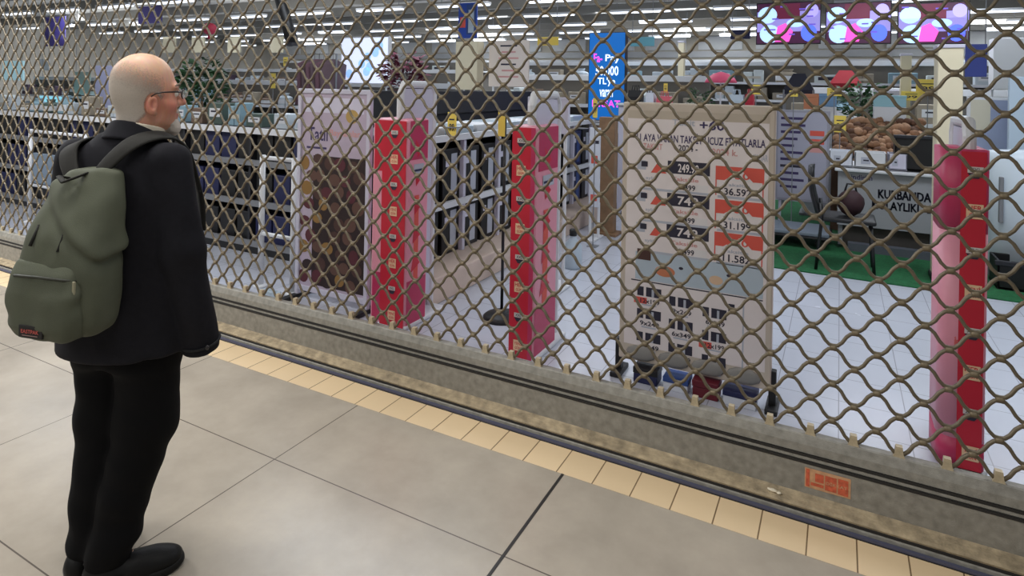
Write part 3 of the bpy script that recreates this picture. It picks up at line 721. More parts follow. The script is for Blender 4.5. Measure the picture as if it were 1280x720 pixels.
# ---------- shop gates wrapped in red and pink vinyl
def gate(x0, x1, label, kind, top):
    y0 = 3.27; t = thing('security_gate', label, 'security gate', ((x0 + x1) / 2, y0 + .2, 0), 0, 'wrapped gates at the shop entrance'); c = Vector(t.location); w = x1 - x0
    def L(b): b.v = [(v[0] - c.x, v[1] - c.y, v[2]) for v in b.v]; return b
    b = MB(); xa, xb = x0 + w * .30, x1 - w * .04; zt = top                                 # white antenna frame
    b.tube([((xa + xb) / 2, y0 + .06, .03), ((xa + xb) / 2, y0 + .06, zt - .06), ((xa + xb) / 2, y0 + .09, zt), ((xa + xb) / 2, y0 + .40, zt), ((xa + xb) / 2, y0 + .44, zt - .06), ((xa + xb) / 2, y0 + .44, .03)], .026, white, 10)
    b.span(((xa + xb) / 2 - .012, y0 + .08, .1), ((xa + xb) / 2 + .012, y0 + .42, zt - .03), lilac)
    b.span((xa - .02, y0 + .0, 0), (xb + .02, y0 + .48, .03), white, .01); L(b).build('antenna_frame', t)
    b = MB()
    if kind == 'left':
        y1 = y0 + .30; ring = []
        for qx, qy, a0, r_ in ((x0, y0, 180, .06), (x1, y0, 270, .008), (x1, y1, 0, .02), (x0, y1, 90, .06)):
            ox = qx + (r_ if qx == x0 else -r_); oy = qy + (r_ if qy == y0 else -r_)
            ring += [(ox + r_ * math.cos(math.radians(a0 + 15 * i)), oy + r_ * math.sin(math.radians(a0 + 15 * i))) for i in range(7)]
        n_ = len(ring)
        for za, zb, m_ in ((.012, .14, magenta), (.14, 1.03, pink), (1.03, 1.385, magenta)):
            b.add([(u, v, za) for u, v in ring] + [(u, v, zb) for u, v in ring], [(i, (i + 1) % n_, n_ + (i + 1) % n_, n_ + i) for i in range(n_)] + [tuple(range(n_))[::-1], tuple(range(n_, 2 * n_))], m_)
    else: b.span((x0, y0, .012), (x1, y0 + (.34 if kind == 'right' else .25), 1.39), pink, .02)
    wr = L(b).build('vinyl_wrap', t, kind == 'left'); h = 1.36
    p = Print((x0 - c.x, y0 - .0008 - c.y, .018))
    if kind == 'left':
        s = w * .42
        p.rect(s, 0, w - .010, h, red)
        p.text('ile', .058, .52, s + .0, .56, coral, 2)
    elif kind == 'both':
        s = w * .30; p.rect(s, 0, w - .006, h, red); p.rect(.02, 1.02, s, h, red); p.rect(.02, .02, s, .34, magenta)
    else:
        s = .006; p.rect(.004, 0, w - .004, h, red); p.rect(w * .80, 0, w - .004, h, magenta, 2)
    p.build('red_print', wr)
    sd = Print((x1 + .0008 - c.x, y0 + .02 - c.y, .018), (0, 1 if kind == 'right' else .7, 0))                          # right-hand side
    sd.rect(0, .0, .30, .30, magenta); sd.rect(.10, .3, .17, .86, coral); sd.rect(.02, 1.1, .30, h, magenta)
    for k in range(5): sd.poly([(.06 + .02 * k % .1, .35 + .19 * k), (.2, .40 + .19 * k), (.1, .48 + .19 * k)], red, 2)
    sd.rect(.08, 1.0, .24, 1.07, palegrey, 3); sd.rect(.09, 1.02, .22, 1.035, navy, 4); sd.build('side_print', wr)
    mid = (s + w) / 2 if kind != 'right' else w * .42
    for k in range(8):                                                                        # alternating light badges and emblems
        z = .06 + k * .172; q = Print((x0 + mid - c.x, y0 - .004 - c.y, z))
        if k % 2 == 0:
            q.rect(-.03, 0, .03, .062, mat('badge_cream', (232, 196, 158), .6)); q.text('HER' if k % 4 else 'YENİ', -.025, .034, .025, .056, red, 2); q.text('GÜN', -.02, .008, .02, .028, red, 2)
        else:
            q.rect(-.028, .024, .028, .05, mat('badge_silver', (206, 200, 196), .5)); q.poly([(-.028, .022), (.028, .022), (.012, .0), (-.012, .0)], ink); q.text('XXL', -.02, .029, .02, .045, ink, 2)
        q.build('badge', wr)
    return t
gate(.395, .565, 'red and pink wrapped gate nearest the right edge, right of the price board', 'left', 1.50)
gate(-1.725, -1.565, 'red wrapped gate in the middle with pink side, left of the price board', 'right', 1.57)
gate(-2.79, -2.50, 'red and pink wrapped gate beside the brown food poster, farthest left', 'both', 1.62)

# ---------- price board
bx0, bx1, by = -1.085, -.285, 3.40; bw = bx1 - bx0
t = thing('price_board', 'large cream freestanding price board with rows of offers, behind the shutter', 'sign board', (bx0 + bw / 2, by, 0))
def lb(b, c): b.v = [(v[0] - c[0], v[1] - c[1], v[2] - c[2]) for v in b.v]; return b
frame_m = mat('board_frame', (198, 186, 172), .5); sheet_m = mat('board_sheet', (226, 217, 216), .55)
b = MB(); b.span((bx0, by, .10), (bx1, by + .05, 1.545), frame_m, .008); lb(b, t.location).build('frame', t)
b = Print((bx0 - t.location.x, -.001, .0)); P = b
def pz(y, x=868): return at(x, y, Y=by).z
def px_(x, y=300): return at(x, y, Y=by).x - bx0
b.rect(.03, .19, bw - .03, 1.50, sheet_m)
b.rect(.03, 1.455, bw - .03, 1.50, mat('board_band', (186, 174, 158), .6), 2)
tx = lambda s, x0, x1, y0, y1, m, l=3: b.text(s, px_(x0), pz(y1), px_(x1), pz(y0), m, l)
rc_ = lambda x0, x1, y0, y1, m, l=2: b.rect(px_(x0), pz(y1), px_(x1), pz(y0), m, l)
plum = mat('plum_ink', (60, 50, 92), .7)
tx('Taksit', 838, 866, 150, 158, palegrey); tx('+60', 872, 903, 150, 162, plum)
tx('11 AYA VARAN TAKSİT UCUZ FİYATLARLA', 794, 955, 167, 180, plum)
tx('TAKSİT', 802, 826, 180, 190, mat('pale_coral', (206, 150, 146), .6)); tx('2024 -', 846, 870, 182, 190, ink); tx('2024 k.', 888, 920, 184, 192, MATS['pale_coral']); tx('KADAR', 940, 958, 188, 196, palegrey)
for i, y in enumerate((203, 244, 284)):
    rc_(795, 806, y + 2, y + 14, palegrey); rc_(800, 808, y + 3, y + 10, ink, 3)
    b.poly([(px_(812), pz(y + 17)), (px_(832), pz(y + 17)), (px_(820), pz(y + 4))], coral, 2)
    tx('aylık', 806, 820, y + 22, y + 27, palegrey)
    rc_(833, 886, y, y + 16, ink); tx('749' if i else '249.90', 846, 872, y + 3, y + 14, sheet_m)
    tx('Taksitle', 838, 872, y + 20, y + 25, MATS['pale_coral']); tx('9.499', 848, 868, y + 29, y + 36, ink); rc_(868, 884, y + 28, y + 37, mat('paper_white', (220, 216, 216), .6))
    rc_(800, 888, y + 37, y + 40, palegrey)
    rc_(893, 954, y + 2, y + 19, coral); b.poly([(px_(904), pz(y + 19)), (px_(926), pz(y + 6)), (px_(940), pz(y + 19))], MATS['paper_white'], 3); tx('750', 908, 936, y + 8, y + 17, coral, 4)
    rc_(893, 894.5, y + 19, y + 38, coral); rc_(952, 953.5, y + 19, y + 38, coral); tx('Taksitle', 903, 936, y + 22, y + 26, palegrey)
    tx(('36.592', '31.199', '11.582')[i], 904, 938, y + 28, y + 37, ink); rc_(896, 950, y + 38, y + 41, palegrey)
choc = mat('cookie_brown', (74, 48, 42), .7); bisc = mat('biscuit_orange', (196, 122, 88), .7); paleb = mat('pale_blue_print', (178, 192, 204), .6)
rc_(795, 955, 324, 360, paleb); rc_(797, 814, 320, 334, choc, 3); b.disc(px_(832), pz(345), .055, .03, bisc, 3); b.disc(px_(896), pz(346), .035, .024, mat('biscuit_pale', (212, 180, 150), .7), 3)
for x in (852, 870, 912): b.disc(px_(x), pz(338), .012, .008, ink, 3)
rc_(790, 955, 361, 362.5, ink); 
for j, yy in enumerate((369, 398, 428)):
    for i, x in enumerate((798, 838, 880)):
        y = yy + i * 6
        rc_(x, x + 30, y, y + 12, ink); rc_(x + 8, x + 11, y - 3, y + 12, sheet_m, 3); rc_(x + 18, x + 21, y + 2, y + 12, palegrey, 3)
        tx(('12x199', '9x249', '6x349')[(i + j) % 3], x + 4, x + 28, y + 15, y + 21, ink); rc_(x + 6, x + 24, y + 22, y + 24, palegrey)
        if (i + j) % 3 == 0: rc_(x - 4, x + 12, y + 14, y + 22, coral)
rc_(912, 920, 372, 384, ink); rc_(930, 932, 366, 460, palegrey)
b.build('printed_sheet', t)
b = MB()
for k in range(4): b.ball((bx0 + .13 + k * .18 - t.location.x, -.004, .15), (.085, .012, .042), mat('board_scallop', (138, 136, 132), .6), 14, 6)
b.build('scalloped_trim', t, True)
for s in (-1, 1):
    b = MB(); x = t.location.x + s * (bw / 2 + .005)
    b.span((x - .03, by - .05, 0), (x + .03, by + .12, .028), black, .006); b.span((x - .018, by + .01, .02), (x + .018, by + .05, .20), black, .004); lb(b, t.location).build('foot', t)
# cartons on the floor under the price board
box_blue = mat('box_blue', (44, 72, 132), .6)
for i, (x, w, hh, m1, m2, lab) in enumerate(((-.92, .13, .085, navy, black, 'small dark blue carton under the price board, leftmost of the row'), (-.755, .13, .07, mat('box_white', (208, 212, 222), .6), box_blue, 'small white carton with blue lid under the price board'),
        (-.60, .13, .09, mat('box_maroon', (96, 18, 34), .6), MATS['box_maroon'], 'small dark red carton under the price board'), (-.43, .16, .075, MATS['box_white'], navy, 'small white carton with navy lid under the price board, rightmost of the row'))):
    b = MB(); b.span((x - w / 2, 3.36, 0), (x + w / 2, 3.47, hh * .6), m1, .004); b.span((x - w / 2 - .003, 3.357, hh * .6), (x + w / 2 + .003, 3.473, hh), m2, .004)
    q = Print((x - w * .3, 3.3595, .012)); q.rect(0, 0, w * .6, hh * .3, palegrey if m1 != MATS['box_white'] else navy); b.v += q.v[:0]
    o = b.build('carton'); tag(o, lab, 'carton', 'cartons under the price board')

# ---------- brown food poster stand
fx0, fx1, fy = -3.60, -2.93, 3.40
t = thing('poster_stand', 'white framed food poster stand with brown sweets picture, by the leftmost red gate', 'poster stand', ((fx0 + fx1) / 2, fy, 0))
b = MB(); 
for x in (fx0, fx1): b.span((x - .018, fy - .018, .02), (x + .018, fy + .018, 1.575), lilac, .006)
b.span((fx0, fy - .015, 1.54), (fx1, fy + .015, 1.575), lilac, .006); b.span((fx0, fy - .012, .06), (fx1, fy + .012, .10), lilac, .004); lb(b, t.location).build('frame', t)
b = Print((fx0 + .02 - t.location.x, -.004, .1)); w = fx1 - fx0 - .04
b.rect(0, 0, w, 1.44, mat('poster_mauve', (182, 168, 186), .6)); b.rect(.03, 1.30, w - .03, 1.41, mat('poster_pale', (206, 202, 220), .6), 2)
b.text('Tatlı', .06, 1.09, .26, 1.19, plum, 2); b.text('Bayramlar', .28, 1.12, w - .06, 1.18, MATS['pale_coral'], 2); b.disc(w * .78, 1.28, .06, .05, mat('gold_print', (180, 148, 84), .6), 3)
b.rect(.05, 1.03, .25, 1.045, plum, 2)
rr = random.Random(3); cols = [choc, mat('sweet_dark', (42, 26, 26), .7), mat('sweet_brown', (92, 64, 54), .7), mat('sweet_gold', (140, 106, 56), .7), mat('sweet_wine', (84, 34, 44), .7)]
b.rect(.12, .02, w, .98, MATS['sweet_dark'], 2)
for i in range(5):
    for j in range(9):
        u = .05 + i * .115 + rr.uniform(-.02, .02) + (.05 if j % 2 else 0); v = .07 + j * .108 + rr.uniform(-.02, .02)
        b.disc(min(u, w - .06), v, rr.uniform(.045, .06), rr.uniform(.04, .055), cols[rr.randrange(5)], 3 + (i + j) % 3, 12)
b.build('printed_sheet', t); b = MB(); b.span((fx0 + .02, fy + .002, .10), (fx1 - .02, fy + .010, 1.54), lilac); lb(b, t.location).build('backing', t)
for x in (fx0, fx1):
    b = MB(); b.span((x - .03, fy - .16, 0), (x + .03, fy + .16, .03), black, .008); lb(b, t.location).build('foot', t)
b = MB(); b.span((-.09, -.03, 0), (.09, .03, .045), mat('silver_pack', (190, 204, 214), .3, .4), .01); b.span((-.05, -.031, .01), (.05, -.0305, .035), paleb)
o = b.build('small_pack', None, False, (-3.78, 3.30, 0)); tag(o, 'small shiny silver pack on the floor left of the brown food poster', 'pack')

# ---------- white rail barriers
def barrier(xa, xb, y, label):
    t = thing('rail_barrier', label, 'barrier', ((xa + xb) / 2, y, 0), 0, 'white rail barriers'); c = t.location
    for x in (xa, xb):
        b = MB(); b.tube([(x - c.x, 0, 0), (x - c.x, 0, 1.04)], .022, white, 10); b.lathe((x - c.x, 0, 0), [(.055, 0), (.055, .012), (.025, .02)], white, 14); b.build('post', t, True)
    for z in (1.02, .42):
        b = MB(); b.tube([(xa - c.x, 0, z), (xb - c.x, 0, z)], .017, white, 8); b.build('rail', t, True)
    return t
barrier(-4.03, -3.68, 3.42, 'white metal rail barrier left of the brown food poster')
t = barrier(-8.0, -6.9, 3.62, 'white metal rail barrier with blue-grey panel, left of the person')
b = MB(); b.span((-.48, -.012, .45), (.1, .012, .78), mat('blue_grey_panel', (112, 128, 146), .5)); b.build('panel', t)

# ---------- black sign stand with a round base
t = thing('sign_stand', 'thin black pole stand with round black base and yellow card, left of middle gate', 'sign stand', (-2.06, 3.80, 0))
b = MB(); b.lathe((0, 0, 0), [(.13, 0), (.13, .02), (.11, .035), (.03, .045), (.014, .07)], black, 24); b.build('base', t, True)
b = MB(); b.tube([(0, 0, .05), (0, 0, 1.45)], .011, black, 8); b.build('pole', t, True)
b = MB(); b.span((-.05, -.012, 1.27), (-.015 + .02, -.006, 1.45), yellow); b.build('card', t)

# ---------- display rack along the aisle, cartons on it
t = thing('display_rack', 'long dark display rack on a beige plinth running back from the leftmost gate', 'display rack', (-3.3, 6.1, 0)); c = t.location
b = MB(); b.span((-4.0, 3.72, 0), (-2.60, 7.75, .20), beige, .012); lb(b, c).build('plinth', t)
b = MB(); b.span((-3.72, 3.9, .2), (-3.66, 7.7, 1.32), mat('rack_back', (30, 31, 38), .6)); lb(b, c).build('back_panel', t)
for z in (.62, 1.17):
    b = MB(); b.span((-3.66, 3.9, z), (-2.86, 7.7, z + .025), mat('rack_shelf', (52, 53, 60), .5)); b.span((-2.86, 3.9, z - .012), (-2.83, 7.7, z + .04), white); lb(b, c).build('shelf', t)
b = MB(); b.span((-3.70, 3.88, 1.32), (-3.62, 7.7, 1.56), black, .005); lb(b, c).build('header_board', t)
for k in range(7):
    y = 3.93 + k * .622; b = MB(); b.span((-2.90, y - .02, .2), (-2.855, y + .02, 1.2), lilac, .004); lb(b, c).build('upright', t)
first = {}
def carton(x, y, z, d, m1, m2, label, group, strip=True):
    key = (tuple(d), m1.name, m2.name)
    if key not in first:
        b = MB(); b.box((0, 0, d[2] / 2), d, m1, bev=.008)
        if strip:
            b.box((d[0] * .5 + .001, d[1] * .12, d[2] * .5), (.004, d[1] * .34, d[2] * .8), m2); b.box((0, -d[1] * .5 - .001, d[2] * .5), (d[0] * .4, .004, d[2] * .8), m2)
            b.box((d[0] * .5 + .003, -d[1] * .28, d[2] * .72), (.003, d[1] * .2, d[2] * .12), lilac)
        o = b.build('carton'); first[key] = o.data
        o.location = (x, y, z)
    else: o = link('carton', first[key], None, (x, y, z))
    return tag(o, label, 'carton', group)
for lev, z, hh in ((0, .20, .40), (1, .645, .44)):
    for k in range(12):
        y = 4.1 + k * .315
        nav = k in (6, 7, 10); bl = k % 3 == 1
        carton(-3.07, y, z, (.34, .26, hh), navy if nav else black, palegrey if not nav else box_blue, ('navy' if nav else 'black') + ' upright carton with pale stripe on the %s shelf of the long rack' % ('bottom', 'middle')[lev], ('navy' if nav else 'black') + ' cartons on the %s shelf of the rack' % ('bottom', 'middle')[lev])
for k in range(8):
    carton(-3.15, 4.15 + k * .46, 1.195, (.44, .40, .07), MATS['silver_pack'] if k % 2 else white, palegrey, ('silver' if k % 2 else 'white') + ' flat carton lying on top of the long dark rack', ('silver' if k % 2 else 'white') + ' flat cartons on top of the rack', False)
def card(px, py, w, h, Y, label, m=yellow, zb=0.0):
    """price card on a thin post"""
    p = at(px, py, Y=Y); t = thing('price_card', label, 'price card', (p.x, Y, zb)); 
    b = MB(); b.span((-w / 2, -.004, p.z - h / 2 - zb), (w / 2, .004, p.z + h / 2 - zb), m, .002); cd_ = b.build('card', t)
    q = Print((-w / 2, -.0048, p.z - h / 2 - zb)); q.text('99', w * .2, h * .25, w * .8, h * .55, ink, 1); q.rect(w * .2, h * .68, w * .8, h * .74, ink); q.build('print', cd_)
    b = MB(); b.tube([(0, .006, 0), (0, .006, p.z + h / 2 - zb)], .006, grey, 6); b.box((0, .006, .004), (.10, .10, .008), grey, bev=.002); b.build('stem', t)
card(565, 156, .085, .21, 4.3, 'tall yellow price card above the dark cartons, right of the leftmost gate', zb=1.268)

# ---------- low dark rack behind the person
t = thing('low_rack', 'low rack with white shelf edges full of dark cartons, right of the person', 'low rack', (-7.7, 4.40, 0)); c = t.location
for z in (.10, .48, .86, 1.16):
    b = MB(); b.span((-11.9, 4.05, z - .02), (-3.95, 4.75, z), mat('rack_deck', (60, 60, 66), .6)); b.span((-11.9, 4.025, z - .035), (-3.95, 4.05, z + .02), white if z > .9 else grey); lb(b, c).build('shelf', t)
b = MB(); b.span((-11.9, 4.03, 0), (-3.95, 4.10, .09), black); lb(b, c).build('kick_board', t)
for k in range(9):
    b = MB(); x = -11.88 + k * .99; b.span((x - .015, 4.05, 0), (x + .015, 4.75, 1.16), MATS['rack_back']); lb(b, c).build('upright', t)
for lev, z in enumerate((.10, .48, .86)):
    for k in range(32):
        x = -11.74 + k * .2475 + (.012 if k % 4 == 0 else 0); nv = (k * 7 + lev * 3) % 5 in (1, 3)
        carton(x, 4.27, z, (.215, .36, .27), navy if nv else black, MATS['rack_back'] if not nv else navy, ('navy' if nv else 'black') + ' carton on the %s shelf of the low dark rack' % ('bottom', 'middle', 'upper')[lev], ('navy' if nv else 'black') + ' cartons on the %s shelf of the low rack' % ('bottom', 'middle', 'upper')[lev], False)
pal = [((188, 198, 206), 'pale grey'), ((112, 92, 78), 'brown'), ((70, 86, 80), 'dark green'), ((150, 140, 124), 'beige'), ((92, 76, 92), 'mauve'), ((206, 214, 214), 'white'), ((128, 158, 172), 'pale blue')]
prm = [(mat('pack_' + n.replace(' ', '_'), c_, .55), n) for c_, n in pal]
rr = random.Random(11)
pdata = {}
def pack_(x, y, z, s, k, where, rz=0):
    m_, n = prm[k]; kind = rr.randrange(3)
    if (k, kind) not in pdata:
        b = MB()
        if kind == 0: b.box((0, 0, .5), (1, .8, 1), m_, bev=.04); b.box((0, -.405, .55), (.7, .01, .4), white if k != 5 else ink); b.box((0, -.41, .6), (.5, .01, .08), ink)
        elif kind == 1: b.lathe((0, 0, 0), [(.42, 0), (.46, .05), (.46, .62), (.40, .70), (.22, .80), (.22, .92), (.26, .92), (.26, 1.0)], m_, 12); b.lathe((0, 0, .15), [(.465, 0), (.465, .35)], white if k != 5 else paleb, 12)
        else: b.box((-.26, 0, .42), (.48, .8, .84), m_, bev=.04); b.box((.26, 0, .5), (.48, .8, 1), m_, bev=.04); b.box((0, -.41, .4), (.8, .01, .2), mat('pack_label', (196, 190, 176), .6))
        pdata[k, kind] = b.build('shop_product'); o = pdata[k, kind]; o.location = (x, y, z)
    else: o = link('shop_product', pdata[k, kind].data, None, (x, y, z))
    o.scale = s; o.rotation_euler = (0, 0, rz)
    shape = ('boxed', 'round', 'twin-packed')[kind]
    return tag(o, '%s %s shop product on %s' % (n, shape, where), 'product', '%s %s products on %s' % (n, shape, where))
for k in range(25):
    x = -11.7 + k * .31 + rr.uniform(-.05, .05); pack_(x, 4.4, 1.16, (rr.uniform(.16, .24), .2, rr.uniform(.10, .26)), rr.choice((0, 1, 2, 3, 5, 6)), 'the top of the low dark rack')

# ---------- far shelving rows
def gondola(x0, x1, y, h, label, n, ks, lv=2, wall=False):
    t = thing('shelf_row', label, 'shelving', ((x0 + x1) / 2, y, 0)); c = t.location
    b = MB(); b.span((x0, y - .03, 0), (x1, y + .03, h), mat('shelf_panel', (104, 100, 94), .7)); lb(b, c).build('back_panel', t)
    b = MB(); b.span((x0, y - .5, 0), (x1, y + .5, .14), MATS['rack_back']); lb(b, c).build('base_plinth', t)
    zs = [h - .42 * (i + 1) for i in range(lv)]
    for z in zs:
        b = MB(); b.span((x0, y - .45, z - .03), (x1, y - .03, z), mat('shelf_deck', (150, 148, 142), .6)); b.span((x0, y - .46, z - .05), (x1, y - .45, z + .01), white); lb(b, c).build('shelf', t)
    b = MB(); b.span((x0, y - .06, h), (x1, y + .06, h + .10), white, .004); lb(b, c).build('fascia', t)
    w = (x1 - x0) / n
    where = label.split(',')[0]
    for z in zs:
        for i in range(n):
            pack_(x0 + (i + .5) * w + rr.uniform(-.1, .1) * w, y - .25, z, (w * rr.uniform(.55, .8), .3, rr.uniform(.18, .34)), rr.choice(ks), 'the ' + where)
gondola(-21, -6.2, 9.6, 1.55, 'long shelf row behind the green plant, pale products on it', 30, (0, 1, 2, 3, 4, 5, 6, 1, 3))
gondola(-5.6, -1.9, 10.6, 1.75, 'short shelf row between white poster and blue screen, beige products on it', 9, (3, 3, 5, 1))
gondola(-.8, 6.5, 11.2, 1.60, 'shelf row beneath the three purple screens, mixed products on it', 13, (0, 5, 6, 3, 1))
gondola(-26, -9, 14.5, 1.95, 'second far shelf row at the left, dark products on it', 26, (1, 2, 4, 3, 0))
gondola(-8.4, 7, 16.5, 2.25, 'tall far shelf row across the middle, white products on it', 20, (0, 5, 3, 6))
gondola(-28, 8, 24.8, 2.7, 'shelving against the back wall, pale products on it', 24, (0, 5, 3, 1), 1)

# ---------- ceiling: light strips and hung beams
lampm = mat('lamp_glow', (236, 244, 255), .5, emit=2.2)
lt = None
for y in (9.5, 12.5, 15, 17.5, 20, 22.5):
    for k in range(15):
        x = -28 + k * 2.5 + (1.1 if int(y) % 2 else 0)
        if lt is None:
            lt = thing('ceiling_light', 'white light strip hung in rows under the shop ceiling', 'ceiling light', (x, y, 3.5), 0, 'ceiling light strips')
            b = MB(); b.span((-.75, -.09, .03), (.75, .09, .09), white, .01); b.build('housing', lt)
            b = MB(); b.span((-.73, -.075, 0), (.73, .075, .03), lampm, .008); b.build('diffuser', lt)
            b = MB()
            for s in (-.6, .6): b.tube([(s, 0, .09), (s, 0, .45)], .008, grey, 5)
            b.build('hanger', lt)
        else: dup(lt, (x, y, 3.5))
for k in range(9):
    y = 8.5 + k * 2.0
    b = MB(); b.span((-30, y - .06, 3.70), (10, y + .06, 3.95), mat('beam_grey', (132, 130, 124), .7)); struct(b.build('trim_%d' % (10 + k)))
# pale panels along the top of the back wall
wpn = None
for k in range(17):
    x = -28.5 + k * 2.2
    if wpn is None:
        wpn = thing('wall_panel', 'white panel in the row along the top of the back wall', 'panel', (x, 25.95, 3.25), 0, 'white panels along the back wall')
        b = MB(); b.span((-.85, -.06, 0), (.85, .05, .55), mat('panel_white', (232, 234, 236), .5), .01); b.build('panel', wpn)
        b = MB(); b.span((-.9, -.08, .55), (.9, .05, .62), MATS['rack_back'], .005); b.build('top_rail', wpn)
    else: dup(wpn, (x, 25.95, 3.25))
# white fascia along the back wall
struct(MB().span((-30, 25.9, 2.95), (10, 26, 3.2), white).build('trim_30'))

# ---------- hung and standing signs
def hung(name, label, cat, x0, y0, x1, y1, Y, m, d=.03, group=None, printer=None):
    a = at(x0, y1, Y=Y); c = at(x1, y0, Y=Y); w = c.x - a.x; h = c.z - a.z
    t = thing(name, label, cat, (a.x + w / 2, Y, a.z), 0, group)
    b = MB(); b.span((-w / 2, -d / 2, 0), (w / 2, d / 2, h), m, .006); pn = b.build('panel', t)
    b = MB()
    for s in (-.42, .42): b.tube([(s * w, 0, h), (s * w, 0, 3.95 - a.z)], .006, grey, 5)
    b.build('cord', t)
    if printer: q = Print((-w / 2, -d / 2 - .001, 0)); printer(q, w, h); q.build('print', pn)
    return t
def stood(name, label, cat, x0, y0, x1, y1, Y, m, d=.04, printer=None, post=white):
    a = at(x0, y1, Y=Y); c = at(x1, y0, Y=Y); w = c.x - a.x; h = c.z - a.z
    t = thing(name, label, cat, (a.x + w / 2, Y, 0))
    b = MB(); b.span((-w / 2, -d / 2, a.z), (w / 2, d / 2, a.z + h), m, .006); pn = b.build('panel', t)
    for s in (-.4, .4):
        b = MB(); b.tube([(s * w, d / 2, 0), (s * w, d / 2, a.z + .05)], .016, post, 8); b.build('post', t)
    b = MB(); b.span((-w / 2, -.16, 0), (w / 2, .16, .02), post, .006); b.build('base', t)
    if printer: q = Print((-w / 2, -d / 2 - .001, a.z)); printer(q, w, h); q.build('print', pn)
    return t
# three wall screens
sc = lambda n, c_, e=1.0: mat('screen_' + n, c_, .3, emit=e)
for i, (xa, xb) in enumerate(((945, 1027), (1031, 1115), (1121, 1213))):
    t = hung('wall_screen', ('left', 'middle', 'right')[i] + ' of the three purple and pink screens hung at upper right', 'screen', xa, 1, xb, 56, 13.5, black, .07, 'three hung screens')
    pn = t.children[0]; a = at(xa, 56, Y=13.5); c = at(xb, 1, Y=13.5); w = c.x - a.x; h = c.z - a.z; q = Print((-w / 2, -.036, 0)); rs = random.Random(20 + i)
    q.rect(.02, .02, w - .02, h - .02, sc('plum', (70, 30, 62), .5)); q.rect(.02, .30 * h, w - .02, h * .78, sc('lavender', (150, 140, 214), .7), 2)
    q.rect(w * .30, h * .60, w * .68, h - .03, sc('wine', (104, 30, 60), .5), 3)
    q.disc(w * .18, h * .70, w * .15, h * .2, sc('ice', (176, 212, 250), 1.0), 4); q.disc(w * .22, h * .25, w * .16, h * .22, sc('ice', ()), 4); q.disc(w * .62, h * .5, w * .14, h * .10, sc('ice', ()), 5)
    q.poly([(w * .30, .05), (w * .52, .05), (w * .58, h * .3), (w * .46, h * .5), (w * .34, h * .42)], sc('pink', (250, 84, 190), 1.0), 5)
    q.disc(w * .82, h * .26, w * .12, h * .2, sc('blue', (84, 110, 246), 1.0), 5); q.disc(w * .86, h * .78, w * .1, h * .16, sc('lav2', (170, 160, 236), .9), 5)
    for k in range(9): q.rect(*(lambda u, v: (u, v, u + w * .10, v + h * .035))(w * rs.uniform(.04, .86), h * rs.uniform(.08, .88)), sc('violet', (104, 84, 190), .8), 6)
    q.build('picture', pn)
# blue advertising screen
def blue_print(q, w, h):
    q.rect(.01, .01, w - .01, h - .01, sc('azure', (10, 92, 168), .8)); mg = sc('magenta', (250, 80, 220), 1.0); wt = sc('white', (224, 240, 255), 1.1)
    q.text('Fa-', w * .14, h * .66, w * .38, h * .76, mg, 2); q.text('Pay', w * .46, h * .65, w * .86, h * .75, wt, 2)
    q.text('50.000', w * .2, h * .51, w * .82, h * .62, wt, 2); q.text('TL\'ye', w * .26, h * .39, w * .74, h * .49, wt, 2); q.text('varan', w * .32, h * .27, w * .68, h * .355, wt, 2); q.text('FIRSAT', w * .12, h * .155, w * .88, h * .235, mg, 2)
t = stood('advertising_screen', 'tall bright blue upright advertising screen with pink and white lettering', 'screen', 736, 40, 784, 150, 8.2, black, .10, blue_print, black)
def lines(n, m_, seed=1, m2=None):
    def f(q, w, h):
        r = random.Random(seed)
        for k in range(n):
            y = h * (.9 - .8 * k / n); l = r.uniform(.3, .8) * w; q.rect(w / 2 - l / 2, y - h * .035, w / 2 + l / 2, y, m2 if (m2 and k % 3 == 0) else m_)
    return f
stood('notice_board', 'cream notice board with grey text lines left of the blue screen', 'notice board', 611, 50, 662, 108, 8.6, mat('notice_cream', (226, 214, 204), .6), .03, lines(6, MATS['pale_coral'], 4, ink))
stood('display_pillar', 'narrow plain cream upright panel left of the cream notice board', 'panel', 573, 52, 601, 112, 8.4, cream, .2)
def lb_print(q, w, h):
    q.rect(.01, .01, w - .01, h - .01, sc('frost', (214, 222, 246), .75)); r = random.Random(2)
    for k in range(7): q.disc(r.uniform(.15, .85) * w, r.uniform(.15, .85) * h, .07, .07, sc('sky', (150, 190, 244), .8), 2)
stood('light_box', 'glowing white and pale blue light box panel above the food poster', 'light box', 428, 46, 488, 104, 7.4, white, .08, lb_print)
stood('lilac_panel', 'tall pale lilac standing panel just behind the back of the head', 'panel', 119, 82, 152, 165, 6.5, mat('lilac_board', (176, 178, 208), .6), .04)
hung('hanging_banner', 'violet banner hung above and behind the head of the person', 'banner', 173, 2, 203, 30, 12, mat('banner_violet', (52, 44, 112), .6))
hung('hanging_banner', 'violet banner hung at the far upper left of the shop', 'banner', 56, 20, 82, 58, 12, MATS['banner_violet'])
def blue_sign(q, w, h): q.rect(w * .45, h * .1, w * .95, h * .95, box_blue); q.rect(w * .55, h * .15, w * .85, h * .8, paleb, 2); q.rect(w * .1, h * .3, w * .4, h * .6, coral)
hung('hanging_sign', 'small blue sign hung near the top, above the cream panel', 'sign', 573, 3, 597, 48, 9, mat('sign_blue', (28, 70, 168), .5), .03, None, blue_sign)
hung('hanging_sign', 'yellow sign strip hung left of the blue screen', 'sign', 672, 46, 698, 57, 9.5, yellow)
hung('hanging_sign', 'pale cyan sign strip hung right of the blue screen', 'sign', 788, 46, 818, 58, 9.5, mat('sign_cyan', (120, 196, 214), .5))
hung('hanging_sign', 'small navy sign hung left of the purple screens', 'sign', 913, 37, 938, 49, 10, navy)
